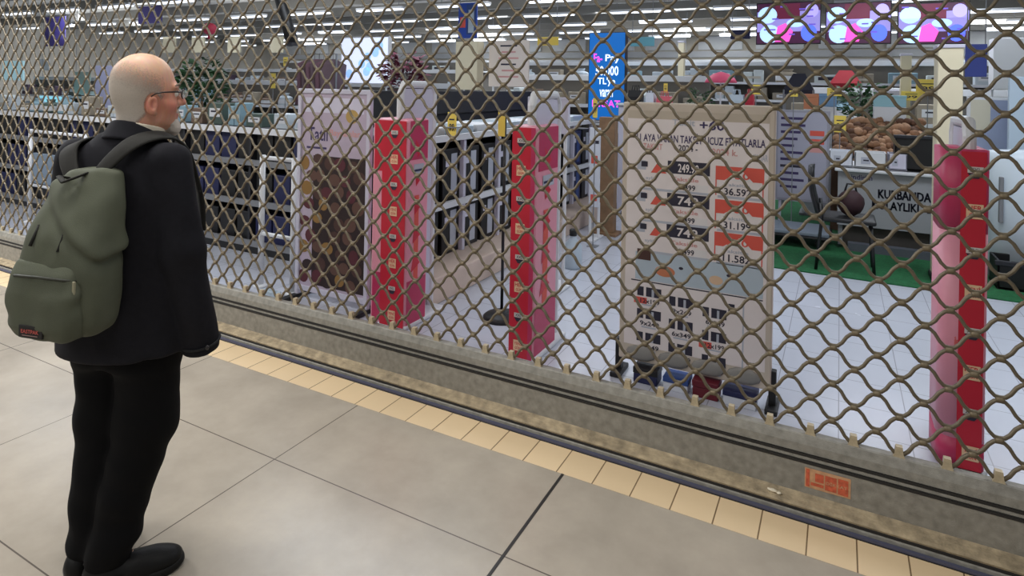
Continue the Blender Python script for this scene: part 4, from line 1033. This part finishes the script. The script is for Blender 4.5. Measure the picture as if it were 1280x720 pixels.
hung('lit_sign', 'pale blue lit sign at the far left behind the grille', 'sign', 50, 121, 82, 135, 8.5, sc('cyan', (140, 214, 236), .8), .05)
b = MB(); p = at(262, 36, Y=10); t = thing('red_lantern', 'red round lantern hung high, right of the head of the person', 'lantern', (p.x, 10, p.z - .25))
b.ball((0, 0, .25), (.17, .17, .15), mat('lantern_red', (172, 40, 66), .6), 14, 8); b.build('shade', t, True); b = MB(); b.tube([(0, 0, 0), (0, 0, .12)], [.05, .03], MATS['lantern_red'], 8); b.build('tassel', t, True); b = MB(); b.tube([(0, 0, .4), (0, 0, 3.95 - t.location.z)], .006, grey, 5); b.build('cord', t)
a0 = at(349, -4, Y=6.0); a1 = at(366, 55, Y=6.0)
t = thing('hanging_duct', 'slanting black fabric tube hung near the top left of centre', 'fabric tube', (a1.x, 6, a1.z))
b = MB(); b.tube([(0, 0, 0), ((a0.x - a1.x) * .5, 0, (a0.z - a1.z) * .5), (a0.x - a1.x, 0, a0.z - a1.z), ((a0.x - a1.x) * 2.3, 0, 3.95 - a1.z)], [.085, .08, .07, .06], black, 12); b.build('tube', t, True); b = MB(); b.lathe((0, 0, -.02), [(.09, 0), (.09, .04)], MATS['rack_back'], 14); b.build('end_ring', t)

hung('lit_sign', 'pale blue lit screen at the extreme left edge of the shop', 'sign', 4, 76, 30, 100, 9, sc('pale', (150, 186, 196), .6), .05)
hung('hanging_sign', 'pale green panel hung left of the lilac panel', 'sign', 93, 90, 113, 118, 9, mat('panel_mint', (168, 190, 180), .6))
hung('hanging_sign', 'small white sign hung between the violet banner and the lit screen at far left', 'sign', 50, 74, 62, 88, 10, white)
for x in (204, 240, 285, 338): hung('cream_panel', 'cream panel in the hung row above and right of the head of the person', 'panel', x, 46, x + 16, 66, 13, cream, .05, 'hung cream panels')
# ---------- plants
leaf = mat('leaf_green', (40, 78, 38), .6, noise=.35, scale=14); leaf2 = mat('leaf_burgundy', (92, 22, 48), .6, noise=.3, scale=14); pot = mat('plant_pot', (92, 88, 84), .7)
def bush(name, label, loc, h, r, m_, seed, n=240, zb=.4, ph=.35):
    t = thing(name, label, 'plant', loc); rb = random.Random(seed); b = MB()
    b.lathe((0, 0, 0), [(r * .30, 0), (r * .40, ph), (r * .36, ph), (r * .34, ph - .03)], pot, 16); b.build('pot', t, True)
    b = MB(); b.tube([(0, 0, ph - .04), (.02, 0, h * .6), (0, .02, h * .8)], [.03, .022, .01], wood, 6); b.build('stem', t)
    b = MB()
    for k in range(n):
        u = rb.uniform(-1, 1); w = rb.uniform(0, 6.28); q = rb.random() ** .4; cz = (zb + h) / 2; hz = (h - zb) / 2
        c = Vector((r * q * math.sqrt(1 - u * u) * math.cos(w), r * q * math.sqrt(1 - u * u) * math.sin(w), cz + hz * u * q)); d = Vector((math.cos(w), math.sin(w), rb.uniform(-.5, 1))).normalized()
        L = r * rb.uniform(.28, .5); s = d.cross(Vector((rb.uniform(-1, 1), rb.uniform(-1, 1), 1))).normalized() * L * .22
        b.add([c, c + d * L * .5 + s, c + d * L + Vector((0, 0, -L * .15)), c + d * L * .5 - s], [(0, 1, 2), (0, 2, 3)], m_)
    b.build('foliage', t); return t
p = at(252, 110, Y=7.2); bush('potted_plant', 'large green potted plant beyond the low dark rack, right of the face', (p.x, 7.2, 0), 2.02, .44, leaf, 1, 420, 1.0, .5)
p = at(505, 95, Y=5.4); bush('potted_plant', 'burgundy leaved plant above the leftmost red gate', (p.x - .0, 5.4, 0), 1.98, .22, leaf2, 2, 330, 1.52, 1.3)
p = at(877, 118, Y=8.75); bush('potted_plant', 'round dark green bush above the middle of the price board', (p.x, 8.75, 0), 1.66, .17, leaf, 3, 200, 1.25, 1.1)
p = at(1078, 112, Y=9.6); bush('potted_plant', 'leafy green plant behind the heap of potatoes', (p.x, 9.6, 0), 1.78, .30, leaf, 4, 260, 1.2, .9)

# ---------- mauve garments on a rail
t = thing('garment_rail', 'garment rail with mauve clothes beyond the low dark rack', 'garment rail', (at(402, 80, Y=7.0).x, 7.0, 0))
b = MB(); b.tube([(-.3, 0, 0), (-.3, 0, 2.06), (.3, 0, 2.06), (.3, 0, 0)], .014, grey, 8)
for s in (-.3, .3): b.tube([(s, -.25, .015), (s, .25, .015)], .014, grey, 6)
b.build('frame', t)
mv = [mat('cloth_mauve', (112, 82, 92), .9), mat('cloth_dusk', (96, 78, 84), .9)]
for k in range(6):
    x = t.location.x - .24 + k * .095; b = MB()
    b.tube([(0, 0, 1.98), (0, 0, 1.90), (0, 0, 1.6), (0, 0, 1.28)], [.05, .21, .19, .22], mv[k % 2], 10, flat=.18)
    b.tube([(0, .0, 1.97), (0, 0, 2.05), (0, .012, 2.08)], .004, grey, 5); b.v = [(v[1] * .35 + v[0], v[0] * 0 + v[1], v[2]) for v in b.v]
    tag(b.build('hanging_shirt', None, True, (x, 7.0, 0)), ('mauve' if k % 2 == 0 else 'greyish brown') + ' shirt hanging on the garment rail beyond the low rack', 'shirt', ('mauve' if k % 2 == 0 else 'greyish brown') + ' shirts on the rail')
card(341, 101, .11, .22, 6.4, 'yellow price card right of the large green plant')
card(357, 77, .09, .14, 6.8, 'small yellow price card left of the mauve garments')

# ---------- things above the price board
card(832, 110, .05, .12, 8.0, 'thin yellow card standing between blue screen and green bush')
card(945, 112, .10, .11, 7.6, 'square yellow card above the right half of the price board')
card(992, 117, .09, .07, 7.8, 'small yellow card above the grey notice')
card(1043, 115, .16, .10, 8.6, 'wide yellow card in front of the red canopy')
card(1160, 109, .26, .20, 9.5, 'large yellow card beside the cream pillar, upper one')
card(1139, 120, .22, .12, 9.45, 'wide low yellow card left of the cream pillar')
p = at(901, 98, Y=9); t = thing('parasol', 'small pink open parasol above the price board', 'parasol', (p.x, 9, 0))
b = MB(); b.lathe((0, 0, p.z - .06), [(.22, 0), (.19, .06), (.11, .12), (.02, .15)], mat('parasol_pink', (232, 92, 128), .6), 12); b.build('canopy', t, True); b = MB(); b.tube([(0, 0, 0), (0, 0, p.z + .1)], .012, white, 6); b.build('pole', t); b = MB(); b.lathe((0, 0, 0), [(.16, 0), (.16, .03), (.03, .06)], grey, 14); b.build('base', t)
# low counter carrying bags
yb = 8.0; xa, xb = at(782, 128, Y=yb).x, at(960, 128, Y=yb).x; zc = at(868, 131, Y=yb).z
t = thing('display_counter', 'long pale counter with bags standing on it behind the price board', 'counter', ((xa + xb) / 2, yb, 0)); b = MB(); b.span((xa, yb - .3, .05), (xb, yb + .3, zc - .03), lilac, .01); lb(b, t.location).build('body', t); b = MB(); b.span((xa - .03, yb - .33, zc - .03), (xb + .03, yb + .33, zc), white, .008); lb(b, t.location).build('worktop', t); b = MB(); b.span((xa + .05, yb - .27, 0), (xb - .05, yb + .27, .05), black); lb(b, t.location).build('plinth', t)
def bag(x, w, h, m_, label):
    px0 = at(x, 125, Y=yb).x; t = thing('carrier_bag', label, 'bag', (px0, yb - .05, zc)); b = MB()
    vs = []
    for z, q in ((0, 1.0), (h * .5, 1.06), (h, .92)): vs += [(-w / 2 * q, -.07 * q, z), (w / 2 * q, -.07 * q, z), (w / 2 * q, .07 * q, z), (-w / 2 * q, .07 * q, z)]
    b.add(vs, [(3, 2, 1, 0), (8, 9, 10, 11)] + [(r * 4 + i, r * 4 + (i + 1) % 4, r * 4 + 4 + (i + 1) % 4, r * 4 + 4 + i) for r in (0, 1) for i in range(4)], m_); b.build('bag_body', t)
    for s in (-.05, .05): b = MB(); b.tube([(-w * .22, s, h - .01), (-w * .15, s, h + .06), (w * .15, s, h + .06), (w * .22, s, h - .01)], .006, m_, 6); b.build('handle', t, True)
bag(796, .17, .17, black, 'black bag on the pale counter, right of the blue screen'); bag(832, .17, .10, mat('bag_red_white', (206, 92, 104), .6), 'pale red low bag on the pale counter'); bag(922, .16, .14, paleb, 'pale blue bag on the pale counter above the price board'); bag(938, .09, .15, mat('bag_red', (166, 30, 50), .6), 'dark red bag on the pale counter, rightmost red'); bag(815, .10, .14, MATS['box_white'], 'white bag beside the black bag on the pale counter')
# dark gazebo and red canopy
def canopy(label, x0, x1, y0, y1, Y, m_):
    a = at(x0, y1, Y=Y); c = at(x1, y0, Y=Y); w = c.x - a.x; t = thing('canopy_tent', label, 'canopy', (a.x + w / 2, Y, 0)); z = a.z; h = c.z - a.z
    b = MB(); b.add([(-w / 2, -w / 3, z), (w / 2, -w / 3, z), (w / 2, w / 3, z), (-w / 2, w / 3, z), (-w * .2, 0, z + h), (w * .2, 0, z + h), (-w / 2, -w / 3, z - .06), (w / 2, -w / 3, z - .06), (w / 2, w / 3, z - .06), (-w / 2, w / 3, z - .06)],
        [(0, 1, 5, 4), (1, 2, 5), (2, 3, 4, 5), (3, 0, 4), (0, 6, 7, 1), (1, 7, 8, 2), (2, 8, 9, 3), (3, 9, 6, 0)], m_); b.build('canopy', t)
    for sx in (-1, 1):
        for sy in (-1, 1): b = MB(); b.tube([(sx * w * .48, sy * w * .31, 0), (sx * w * .48, sy * w * .31, z)], .014, grey, 6); b.build('leg', t)
canopy('dark blue small canopy above the grey notice', 980, 1018, 92, 112, 9.4, mat('canopy_dark', (30, 32, 48), .8)); canopy('red small canopy left of the green plant', 1037, 1077, 88, 104, 10.2, mat('canopy_red', (166, 28, 44), .7))

# ---------- right side: green carpet and what stands on it
MB_ = MB().span((-1.6, 6.16, .0), (3.2, 10.0, .012), M_green, .003); tag(MB_.build('green_carpet'), 'dark green carpet laid on the white shop floor at the right', 'carpet')
GZ = .012
# grey notice on stand
def notice(q, w, h):
    q.rect(.03, .03, w - .03, h - .03, mat('notice_lilac', (168, 168, 184), .6)); r = random.Random(6)
    for k in range(11):
        y = h * (.92 - .075 * k); q.rect(w * .1, y - .03, w * (.1 + r.uniform(.25, .5)), y, plum if k != 7 else ink, 2)
    for k in range(3): q.rect(w * .64, h * (.78 - .09 * k) - .06, w * .9, h * (.78 - .09 * k), coral if k < 2 else MATS['pale_coral'], 2)
t = stood('notice_stand', 'grey notice stand with blue and red print, right of the price board', 'notice stand', 968, 140, 1038, 250, 8.0, mat('notice_grey', (150, 150, 162), .6), .03, notice, lilac); t.location.z = GZ
# folding hand trolley
q0 = at(990, 285, Y=7.3); t = thing('platform_trolley', 'flat grey platform trolley on the green carpet right of the price board', 'trolley', (q0.x - .06, 7.3, GZ))
b = MB(); b.span((-.34, -.26, .13), (.42, .26, .17), mat('trolley_deck', (112, 122, 134), .5), .01); b.build('deck', t); b = MB(); b.span((-.36, -.28, .10), (.44, .28, .13), black, .01); b.build('bumper', t)
for sx in (-.26, .34):
    for sy in (-.2, .2): b = MB(); b.lathe((0, 0, -.016), [(.02, 0), (.052, 0), (.052, .032), (.02, .032)], black, 14); b.v = [(v[0] + sx, v[2] + sy, v[1] + .052) for v in b.v]; b.build('wheel', t, True)
b = MB(); b.tube([(-.30, -.16, .15), (-.30, -.15, .30), (-.31, -.12, .42), (-.31, .12, .42), (-.30, .15, .30), (-.30, .16, .15)], .016, black, 8); b.build('handle', t, True)
# grey display table with lettering
a = at(1046, 300, Y=7.25); c = at(1172, 222, Y=7.25); X_0, X_1, zt = a.x, c.x, c.z
t = thing('display_table', 'grey fronted display table with dark lettering, left of the right gate', 'display table', ((X_0 + X_1) / 2, 7.6, GZ)); cc = t.location
b = MB(); b.span((X_0, 7.25, .26), (X_1, 7.29, zt), mat('table_front', (150, 152, 156), .6)); f_ = lb(b, cc); fr_ = f_.build('front_panel', t)
q = Print((X_0 - cc.x, 7.2485 - cc.y, 0)); w = X_1 - X_0
q.text('KURBANDA', w * .42, zt - .26, w * .94, zt - .17, mat('letter_dark', (40, 42, 58), .7), 1); q.text('KOLAYLIKLAR', w * .36, zt - .37, w * .98, zt - .285, MATS['letter_dark'], 1); q.text('KURBANDA', w * .425, zt - .262, w * .945, zt - .172, MATS['letter_dark'], 1); q.text('KOLAYLIKLAR', w * .364, zt - .372, w * .984, zt - .287, MATS['letter_dark'], 1); q.build('lettering', fr_); q = Print((X_0 - cc.x, 7.2485 - cc.y, 0)); q.text('indirim', w * .14, zt - .09, w * .36, zt - .04, plum, 1); q.build('small_lettering', fr_)
b = MB(); b.span((X_0 - .03, 7.2, zt), (X_1 + .03, 8.1, zt + .03), white, .008); lb(b, cc).build('top', t)
b = MB(); b.span((X_0 + .05, 7.3, .05), (X_1 - .05, 8.0, .30), mat('pallet_dark', (58, 54, 50), .8, noise=.2, scale=8)); lb(b, cc).build('lower_crate', t)
b = MB(); b.span((X_0 + .1, 7.2, 0), (X_1 + .05, 8.05, .09), mat('pallet_grey', (84, 88, 96), .7)); lb(b, cc).build('pallet', t)
for x in (X_0 + .03, X_1 - .03):
    for y in (7.3, 8.03): b = MB(); b.span((x - .02, y - .02, .05), (x + .02, y + .02, zt + .01), grey); lb(b, cc).build('leg', t)
TZ = zt + .03 + GZ
b = MB(); b.ball((0, 0, .12), (.11, .10, .12), mat('bag_wine', (48, 20, 26), .7), 12, 8, .06); b.tube([(-.05, 0, .21), (-.03, 0, .29), (.03, 0, .29), (.05, 0, .21)], .01, black, 6)
t = thing('dark_sack', 'dark wine red sack lying on the seat of the black chair', 'sack', (.10, 6.46, .485 + GZ)); b.build('sack_body', t, True)
t = thing('black_chair', 'black chair with tall curved back on the green carpet, left of the display table', 'chair', (.06, 6.46, GZ))
b = MB(); b.box((.03, 0, .465), (.42, .40, .04), black, bev=.015); b.build('seat', t, True)
b = MB(); vs = []; fs = []
for i_ in range(7):
    z_ = .50 + i_ * .07; x_ = -.20 - .05 * math.sin(i_ / 6 * 2.2) - .02 * i_ / 6
    for w_ in (-.19, -.1, 0, .1, .19): vs.append((x_ - .03 * (1 - (w_ / .19) ** 2), w_ * (1 - .1 * i_ / 6), z_))
n_ = len(vs); vs += [(v[0] - .022, v[1], v[2]) for v in vs]
for i_ in range(6):
    for k in range(4):
        a_ = i_ * 5 + k; fs += [(a_, a_ + 1, a_ + 6, a_ + 5), (n_ + a_ + 5, n_ + a_ + 6, n_ + a_ + 1, n_ + a_)]
    for k in (0, 4): a_ = i_ * 5 + k; fs.append((a_, a_ + 5, n_ + a_ + 5, n_ + a_))
for k in range(4): fs += [(k, k + 1, n_ + k + 1, n_ + k), (30 + k, 31 + k, n_ + 31 + k, n_ + 30 + k)]
b.add(vs, fs, black); b.build('backrest', t, True)
for s_ in (-.16, .16):
    b = MB(); b.tube([(-.21, s_, .60), (-.19, s_, .45), (-.23, s_ * 1.1, 0)], .014, black, 8); b.build('leg', t, True)
    b = MB(); b.tube([(.20, s_, .45), (.23, s_ * 1.1, 0)], .014, black, 8); b.build('leg', t, True)
card(1050, 155, .12, .19, 7.95, 'yellow price card in front of the potato heap', zb=TZ)
# trays, box and the heap of potatoes
def tray(x0, x1, y0, y1, Y, m_, label):
    a = at(x0, y1, Y=Y); c = at(x1, y0, Y=Y); w = c.x - a.x; h = .16; t = thing('food_tray', label, 'tray', (a.x + w / 2, Y + .1, TZ))
    b = MB(); b.span((-w / 2, -.12, 0), (w / 2, .12, .012), m_)
    for q_ in (((-w / 2, -.12, 0), (w / 2, -.108, h)), ((-w / 2, .108, 0), (w / 2, .12, h)), ((-w / 2, -.12, 0), (-w / 2 + .012, .12, h)), ((w / 2 - .012, -.12, 0), (w / 2, .12, h))): b.span(*q_, m_, .003)
    b.build('tray_body', t); q = Print((-w * .3, -.122, .04)); q.rect(0, 0, w * .3, .07, palegrey); q.rect(.02, .03, w * .25, .045, ink, 2); q.build('sticker', t)
tray(1036, 1066, 196, 222, 7.3, MATS['box_white'], 'white tray on the display table, left one'); tray(1068, 1108, 196, 222, 7.3, white, 'white tray on the display table, middle one'); tray(1110, 1134, 190, 222, 7.3, lilac, 'lilac tray on the display table beside the black crate')
t = thing('black_crate', 'black open crate on the right end of the display table', 'crate', (at(1146, 200, Y=7.35).x, 7.42, TZ)); b = MB(); b.span((-.19, -.13, 0), (.19, .13, .02), black)
for q_ in (((-.19, -.13, 0), (.19, -.115, .34)), ((-.19, .115, 0), (.19, .13, .34)), ((-.19, -.13, 0), (-.175, .13, .34)), ((.175, -.13, 0), (.19, .13, .34))): b.span(*q_, black, .004)
b.build('crate_body', t); b = MB(); b.span((-.2, -.14, .32), (.2, -.115, .35), MATS['rack_back'], .004); b.build('rim', t)
hb = 8.55; xa = at(1040, 170, Y=hb).x; xb = at(1162, 170, Y=hb).x; zb_ = at(1100, 204, Y=hb).z
t = thing('vegetable_bin', 'brown sloping vegetable bin under the potato heap', 'bin', ((xa + xb) / 2, hb, GZ)); w = (xb - xa) / 2
b = MB(); b.add([(-w, -.35, 0), (w, -.35, 0), (w, .45, 0), (-w, .45, 0), (-w, -.35, zb_), (w, -.35, zb_), (w, .45, zb_ + .42), (-w, .45, zb_ + .42)], [(3, 2, 1, 0), (4, 5, 6, 7), (0, 1, 5, 4), (1, 2, 6, 5), (2, 3, 7, 6), (3, 0, 4, 7)], mat('bin_brown', (92, 68, 52), .8)); b.build('bin_body', t); b = MB(); b.span((-w, -.37, zb_ - .02), (w, -.35, zb_ + .06), wood, .004); b.build('lip', t)
pm = [mat('potato_skin', (140, 102, 74), .85, noise=.25, scale=20), mat('potato_pale', (172, 134, 104), .85, noise=.2, scale=20), mat('potato_dark', (98, 68, 50), .85, noise=.25, scale=20)]
pd = []
for k in range(6):
    b = MB(); b.ball((0, 0, 0), (.062, .05, .045), pm[k % 3], 10, 7, .08); o = b.build('potato', None, True); pd.append(o)
rp = random.Random(9); n = 0
names = ('brown', 'pale', 'dark')
for r_ in range(9):
    for k in range(14):
        f = r_ / 8; y = hb - .30 + f * .68; z = zb_ + GZ + .045 + (y - hb + .35) / .8 * .42 + rp.uniform(0, .05); x = (xa + xb) / 2 - w + .07 + k * (2 * w - .14) / 13 + rp.uniform(-.02, .02)
        if n < 6: o = pd[n]
        else: o = link('potato', pd[rp.randrange(6)].data)
        kk = ('potato_skin', 'potato_pale', 'potato_dark').index(o.data.materials[0].name)
        o.location = (x, y, z); o.rotation_euler = (rp.uniform(-.5, .5), rp.uniform(-.5, .5), rp.uniform(0, 3)); o.scale = [rp.uniform(.85, 1.2)] * 3
        tag(o, '%s potato in the heap behind the display table' % names[kk], 'potato', '%s potatoes in the heap' % names[kk]); n += 1
# coloured boxes left of the heap
for x0, x1, y0, y1, m_, nm in ((1005, 1024, 118, 136, mat('box_orange', (196, 128, 92), .6), 'orange brown'), (1024, 1046, 118, 133, mat('box_sky', (110, 146, 182), .6), 'pale blue'), (1092, 1132, 120, 133, mat('box_aqua', (148, 190, 200), .6), 'aqua')):
    Y = 9.1; a = at(x0, y1, Y=Y); c = at(x1, y0, Y=Y); w = c.x - a.x; t = thing('display_box', '%s display box on a white pedestal behind the potato heap' % nm, 'box', (a.x + w / 2, Y, a.z)); b = MB(); b.span((-w / 2, -.12, 0), (w / 2, .12, c.z - a.z), m_, .006); b.build('box_body', t); b = MB(); b.span((-w / 2 - .004, -.124, (c.z - a.z) * .8), (w / 2 + .004, .124, c.z - a.z + .004), m_, .004); b.build('lid', t)
    t = thing('pedestal', 'white pedestal carrying the %s display box' % nm, 'pedestal', (a.x + w / 2, Y, GZ)); b = MB(); b.span((-w / 2, -.14, .03), (w / 2, .14, a.z - GZ), white, .006); b.build('column', t); b = MB(); b.span((-w / 2 - .03, -.17, 0), (w / 2 + .03, .17, .03), grey, .006); b.build('base', t)
# cream pillars
def pillar(x0, x1, y0, Y, d, label):
    a = at(x0, 150, Y=Y); c = at(x1, y0, Y=Y); w = c.x - a.x; t = thing('display_pillar', label, 'pillar', (a.x + w / 2, Y + d / 2, GZ if Y > 6.2 else 0)); b = MB(); b.span((-w / 2, -d / 2, .04), (w / 2, d / 2, c.z), cream, .006); b.build('shaft', t); b = MB(); b.span((-w / 2 - .015, -d / 2 - .015, 0), (w / 2 + .015, d / 2 + .015, .04), black, .004); b.build('plinth', t); b = MB(); b.span((-w / 2 - .008, -d / 2 - .008, c.z - .03), (w / 2 + .008, d / 2 + .008, c.z), lilac, .004); b.build('cap', t)
pillar(1171, 1205, 57, 6.4, .25, 'wide plain cream pillar directly behind the right gate'); pillar(1125, 1140, 68, 9.7, .16, 'slim cream pillar between the potato heap and the wide cream pillar'); pillar(846, 855, 52, 11.5, .14, 'slim far cream pillar above the green bush')
t = thing('refrigerator', 'narrow white upright refrigerator behind the potato heap', 'refrigerator', (at(1108, 110, Y=10.35).x, 10.35, 0)); b = MB(); b.span((-.16, -.25, .0), (.16, .25, 1.70), white, .02); b.build('cabinet', t); b = MB(); b.span((-.155, -.28, .08), (.155, -.25, 1.1), lilac, .01); b.build('door', t); b = MB(); b.span((-.155, -.28, 1.12), (.155, -.25, 1.67), lilac, .01); b.build('door', t)
# right edge
hung('hanging_banner', 'blue banner hung right of the wide cream pillar', 'banner', 1206, 55, 1234, 96, 8.5, mat('banner_blue', (58, 72, 148), .6), .03)
def grey_print(q, w, h): q.rect(.03, .03, w - .03, h - .03, mat('panel_blue_grey', (150, 160, 188), .6)); q.rect(.03, h * .5, w * .5, h - .03, mat('panel_cream', (206, 200, 180), .6), 2)
stood('picture_stand', 'white framed blue-grey picture stand right of the right gate', 'picture stand', 1207, 122, 1268, 202, 8.0, white, .04, grey_print, grey)
stood('pale_panel', 'pale blue upright panel behind the white cooler at the right edge', 'panel', 1259, 96, 1300, 205, 7.7, mat('panel_ice', (190, 208, 224), .5), .06)
t = thing('drinks_cooler', 'pale white round cooler cabinet at the right edge', 'cooler', (at(1276, 300, Y=7.0).x, 7.0, GZ)); b = MB(); b.lathe((0, 0, .06), [(.24, 0), (.27, .03), (.27, 1.00), (.24, 1.05), (.05, 1.07)], mat('cooler_white', (204, 216, 226), .4), 28); b.build('cabinet', t, True); b = MB(); b.lathe((0, 0, 0), [(.25, 0), (.25, .06)], grey, 24); b.build('base', t); b = MB(); b.span((-.20, -.235, .5), (-.17, -.19, .9), grey, .006); b.build('handle', t)
t = thing('black_crate', 'black low crate on the floor at the right edge by the cooler', 'crate', (1.52, 6.62, GZ)); b = MB(); b.span((-.34, -.16, 0), (.34, .16, .02), black)
for q_ in (((-.34, -.16, 0), (.34, -.14, .24)), ((-.34, .14, 0), (.34, .16, .24)), ((-.34, -.16, 0), (-.32, .16, .24)), ((.32, -.16, 0), (.34, .16, .24))): b.span(*q_, black, .006)
b.build('crate_body', t); b = MB(); b.span((-.36, -.18, .20), (.36, -.15, .24), MATS['rack_back'], .006); b.build('rim', t)
stood('white_cabinet', 'tall white wall cabinet beyond the blue banner at upper right', 'cabinet', 1238, 48, 1290, 112, 10.6, white, .3)
# things seen in the gap between the middle gate and the price board
t = thing('wood_post', 'brown wooden display post left of the price board', 'post', (at(760, 200, Y=6.6).x, 6.6, .0)); b = MB(); b.span((-.09, -.06, .03), (.09, .06, 1.30), wood, .006); b.build('shaft', t); b = MB(); b.span((-.14, -.11, 0), (.14, .11, .03), wood, .004); b.build('foot', t)
def wp(q, w, h): q.rect(w * .2, h * .55, w * .8, h * .65, coral); q.rect(w * .1, h * .8, w * .9, h * .84, ink); q.rect(w * .2, h * .08, w * .8, h * .16, coral)
stood('white_placard', 'narrow white placard with red marks between middle gate and wooden post', 'placard', 736, 160, 751, 258, 6.3, MATS['box_white'], .03, wp)
card(744, 135, .05, .20, 6.0, 'thin tall yellow card under the blue screen')
t = thing('water_bottle', 'clear pale bottle with black cap ring on the floor right of middle gate', 'bottle', (at(716, 318, Y=5.2).x, 5.2, 0)); b = MB(); b.lathe((0, 0, 0), [(.075, 0), (.08, .02), (.08, .20), (.03, .27), (.028, .30)], paleb, 16); b.build('bottle_body', t, True); b = MB(); b.lathe((0, 0, .29), [(.034, 0), (.034, .05), (.02, .06)], black, 14); b.build('cap', t, True)
def cubby(q, w, h): q.rect(.02, .02, w - .02, h - .02, lilac); q.rect(w * .62, h * .1, w * .7, h * .5, ink, 2)
stood('pale_panel', 'pale lilac panel standing behind the top of the middle gate', 'panel', 660, 122, 712, 165, 4.6, lilac, .04, cubby)
